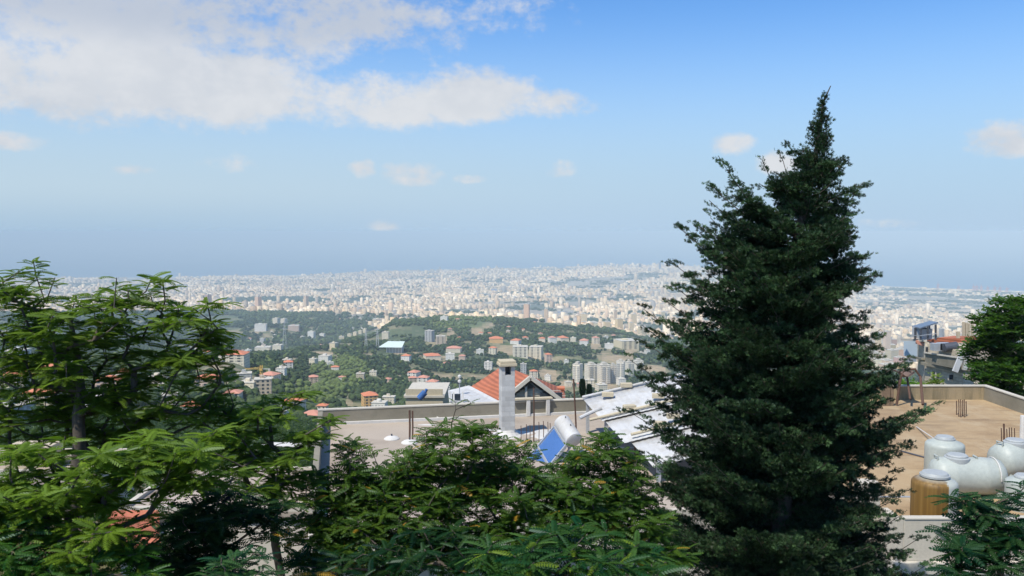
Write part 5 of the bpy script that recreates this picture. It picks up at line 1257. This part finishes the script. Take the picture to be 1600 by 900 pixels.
q.tube(tp,[.24,.2,.19,.175,.155,.13,.10,.075,.055,.035,.02,.008],10); q.v=[tuple(Vector(v)-Vector(bl)) for v in q.v]; q.build('trunk',M['bark'],o,smooth=True)
limbs=[]
def limb(tip,yroot,droopy=.0,w_=1.0,dens=1.0):
    r=np.array(at(ip(TX,yroot),yroot,YP)); limbs.append((r,np.array(tip),w_,dens))
# traced limbs (tip px,py, depth offset, root row, width)
for (px,py,dy,yr,w_) in [(1225,218,.1,262,.35),(1240,232,0,262,.4),(1318,248,0,285,.4),(1322,250,-.3,300,.5),(1350,284,0,352,.75),(1340,300,.5,355,.7),(1122,243,.1,372,.55),(1106,284,.2,365,.5),(1108,313,-.1,380,.5),(1190,248,0,345,.5),(1222,246,.2,330,.45),(1150,285,-.4,370,.7),
   (1056,351,0,438,.65),(1064,356,.4,445,.6),(1110,340,.2,420,.5),(1340,362,-.2,420,.7),(1352,398,0,450,.8),(1355,425,.3,480,.8),(1046,407,0,480,.6),(1048,442,.2,520,.65),(1040,470,.3,540,.7),(1004,482,.1,560,.5),(1003,508,0,590,.7),(1000,530,.3,600,.7),(984,562,0,640,.75),(990,585,-.4,650,.8),
   (1350,492,.2,560,.8),(1376,514,0,585,.8),(1424,556,0,628,.8),(1420,572,.3,632,.8),(1400,590,-.4,640,.9),(1464,626,0,700,.75),(1446,640,.3,708,.8),(1430,655,-.3,715,.8),(1428,690,.0,750,.8),(978,640,0,700,.7),(1008,665,.2,730,.8),(1010,705,-.3,770,.9),(1000,745,0,800,.9),(985,800,.2,860,.9),(962,860,0,920,.9),
   (1400,742,0,800,.8),(1395,775,.3,830,.8),(1408,805,-.3,860,.9),(1440,838,0,905,.9),(1452,880,.2,940,.9)]:
    limb(at(px,py,YP+dy),yr,w_=w_)
# generic limbs all round
y=250
while y<1020:
    nl=8 if y>330 else 5
    for _ in range(nl):
        az_=rng.uniform(0,2*math.pi) if rng.random()<.45 else rng.normal(-math.pi/2,.6) if rng.random()<.35 else rng.normal(0,.42)+(math.pi if rng.random()<.5 else 0); cx0=ip(TX,y); l=(cx0-ip(LP,min(y,900)))/F*YP; r_=(ip(RP,min(y,900))-cx0)/F*YP
        k=math.cos(az_); side=r_ if k>0 else l; fb=.5*(l+r_)*.95; Lm=math.hypot(k*side,math.sin(az_)*fb) if True else 0
        Lm*=rng.uniform(.76,1.0)*(.90+.12*math.sin(2*math.pi*y/82+1.3*math.cos(az_)+.8*math.sin(az_))); rise=.33*Lm
        yr=y+rise/ YP*F*rng.uniform(.7,1.1); root=np.array(at(ip(TX,yr),yr,YP)); mid=np.array(at(cx0,y,YP))
        limbs.append((root,mid+np.array([math.cos(az_)*Lm,math.sin(az_)*Lm,0]),.85,1.0))
    y+=12+ (6 if y<330 else 0)
# the leader: dense little shoots along the top
tops=[np.array(at(ip(TX,yy),yy,YP)) for yy in np.arange(150,330,5)]
for k,tpnt in enumerate(tops):
    L=.02+.0145*k
    for _ in range(2 if k<8 else 4):
        a=rng.uniform(0,6.28); limbs.append((tpnt-np.array([0,0,.35*L]),tpnt+np.array([math.cos(a)*L,math.sin(a)*L,.25*L]),-(.16+.02*k),1.0))
pos=[];dr=[];sz=[];tone=[]; lv=[];lf=[];lo=0; nodes=[];par=[];rads=[]
for (r,t_,w_,dn) in limbs:
    L=np.linalg.norm(t_-r); d=(t_-r)/L; sidev=np.cross(d,[0,0,1.]); sidev/=np.linalg.norm(sidev)+1e-9
    def P(s): return r+(t_-r)*s+np.array([0,0,-.10*L*math.sin(math.pi*s)+.06*L*s*s-.06*L*s])
    m=max(4,int(L/.22)); b0=len(nodes)
    for k in range(m+1):
        nodes.append(P(k/m)); par.append(-1 if k==0 else b0+k-1); rads.append(max(.006,.012*L**.8*(1-k/m)+.004))
    if w_<0:      # fine shoots of the leader
        for k in range(int(10+L*70)):
            s=rng.uniform(.1,1); wl=.05+.10*L; p=P(s)+rng.normal(0,wl*.5,3); pos.append(p); dr.append(d+rng.normal(0,.5,3)+np.array([0,0,.5])); sz.append(rng.uniform(.45,.8)); tone.append(.5)
        continue
    nc_=max(3,int(L*5.4))
    for k in range(nc_):
        s=.16+.84*((k+rng.random())/nc_); wl=.50*w_*(min(1,L/1.1))*(1-s)**.6+.02
        for _ in range(2 if s<.8 else 1):
            lat=rng.uniform(-1,1)*wl; cpt=P(s)+sidev*lat+d*abs(lat)*.35+np.array([0,0,rng.uniform(-.06,.10)])
            tipk=max(0,(s-.72)/.28); rc=rng.uniform(.12,.22)*(1.0-.33*s)*(1-.45*tipk)*(.55+.45*w_)*min(1.1,.55+L*.35); tn_=rng.uniform(.15,1)
            ng=int(88*(rc/.16)**1.6)
            for _g in range(max(8,ng)):
                nn_=rng.normal(0,1,3); nn_/=np.linalg.norm(nn_); nn_[2]=abs(nn_[2])*.9-.25
                pos.append(cpt+nn_*rc*np.array([1.2,1.2,.75])*rng.uniform(.55,1)+d*rng.uniform(-.3,.6)*(.05+.22*tipk)); dr.append(nn_*(1-.6*tipk)+d*(.55+1.3*tipk)+rng.normal(0,.3,3)+np.array([0,0,.15])); sz.append(rng.uniform(.5,.85)); tone.append(tn_)
def cyspray():
    v=[];f=[]
    def blade(p,d,l,w_):
        d=d/np.linalg.norm(d); s=np.cross(d,[0,0,1.]); s/=np.linalg.norm(s); i=len(v); m=p+d*l*.45
        v.extend([p,m+s*w_/2,p+d*l,m-s*w_/2]); f.extend([(i,i+1,i+2),(i,i+2,i+3)])
    L=.12; blade(np.zeros(3),np.array([1,0,.05]),L*1.05,.020)
    for k,s in enumerate((.25,.55)):
        for sg in (-1,1): blade(np.array([L*s,0,0]),np.array([.75,sg*.8,(.35 if (k+sg)%2 else -.3)]),.062*(1.15-s*.6),.020)
    return np.array(v),np.array(f)
CY=cyspray(); pos=np.array(pos);dr=np.array(dr);sz=np.array(sz);n=len(pos); print('conifer sprays',n,'tris',n*len(CY[1]))
Vc,Fc=place(CY,pos,dr,rng.uniform(0,6.28,n),sz)
hue=fbm(pos[:,0]*100+5000,pos[:,2]*100,60,3,5)
tone=np.array(tone)[:,None]; base=np.array([.012,.030,.0165])[None]*(1+ .9*(hue[:,None]-.5))*(1-tone)+np.array([.066,.125,.050])[None]*tone**1.5; pale=rng.random(n)<.10; base[pale]=np.array([.05,.062,.035])*rng.uniform(.6,1.1,(pale.sum(),1)); brown=rng.random(n)<.02; base[brown]=np.array([.055,.04,.025])
C=np.repeat(base,len(CY[1]),0)*rng.uniform(.75,1.25,(n*len(CY[1]),1))
mesh_np('crown',Vc-bl,Fc,M['needle'],C,parent=o)
Vt,Ft=tubes_np(np.array(nodes),[0]+[p if p>=0 else i for i,p in enumerate(par)][1:],np.array(rads),k=5)
mesh_np('limbs',Vt-bl,Ft,M['bark'],parent=o)

# ---- leafy undergrowth on the slope between and below the buildings
def tuft_zone(y0,y1,sp,ns,rad,scale,seed):
    x,y=wood(y0,y1,sp,.85); z=terrain(x,y); p1=800+F*x/y
    k=np.ones(len(x),bool)
    k&=~((x>-9.5)&(x<9.6)&(y>21)&(y<39.5)); k&=~((x>8.5)&(x<24)&(y>20.5)&(y<42)); k&=~((x>-14)&(x<-5.6)&(y>21.5)&(y<32)); k&=~((p1<165)&(y>60)&(y<88)); k&=~((p1>690)&(p1<900)&(y>66)&(y<104)); k&=~((p1>625)&(p1<700)&(y>90)&(y<108)); k&=~((p1>1405)&(p1<1530)&(y>76)&(y<99)); k&=fbm(x,y,30,3,seed)>.34
    x,y,z=x[k],y[k],z[k]; n=len(x); r=rad*rng.uniform(.6,1.3,n)
    c_=np.stack([x,y,z+r*.7],1); g_=rng.normal(0,1,(n,ns,3)); g_/=np.linalg.norm(g_,axis=2,keepdims=True); g_[:,:,2]=np.abs(g_[:,:,2])*1.1-.35
    pz=(c_[:,None]+g_*r[:,None,None]*rng.uniform(.6,1.05,(n,ns,1))).reshape(-1,3); dd_=(g_+rng.normal(0,.4,g_.shape)).reshape(-1,3)
    S=(SP4[0]*scale,SP4[1]); Vv,Ff=place(S,pz,dd_,rng.uniform(0,6.28,len(pz)),rng.uniform(.7,1.3,len(pz)))
    t_=rng.random((n,1)); cb=np.array([.030,.062,.020])*(1-t_)+np.array([.075,.12,.030])*t_; C=np.repeat(np.repeat(cb,ns,0),len(SP4[1]),0)*rng.uniform(.75,1.25,(len(Ff),1)); print('tufts',y0,n); return Vv,Ff,C
SP4=spray(4,.30,.16,.12); SP4=(SP4[0],SP4[1])
VV=[];FF=[];CC=[];off=0
for z_ in [(13,20,1.5,150,.75,.55,5),(20,45,2.2,120,1.0,.75,5),(45,110,3.6,110,1.6,1.2,5),(110,230,5.2,90,2.3,2.0,6),(230,430,6.6,70,3.0,3.0,7)]:
    Vv,Ff,C=tuft_zone(*z_); VV.append(Vv);FF.append(Ff+off);CC.append(C);off+=len(Vv)
ob=mesh_np('undergrowth',np.vstack(VV),np.vstack(FF),M['leaf'],np.vstack(CC)); tag(ob,'leafy green undergrowth and tree tops covering the slope below the buildings','undergrowth',kind='stuff')
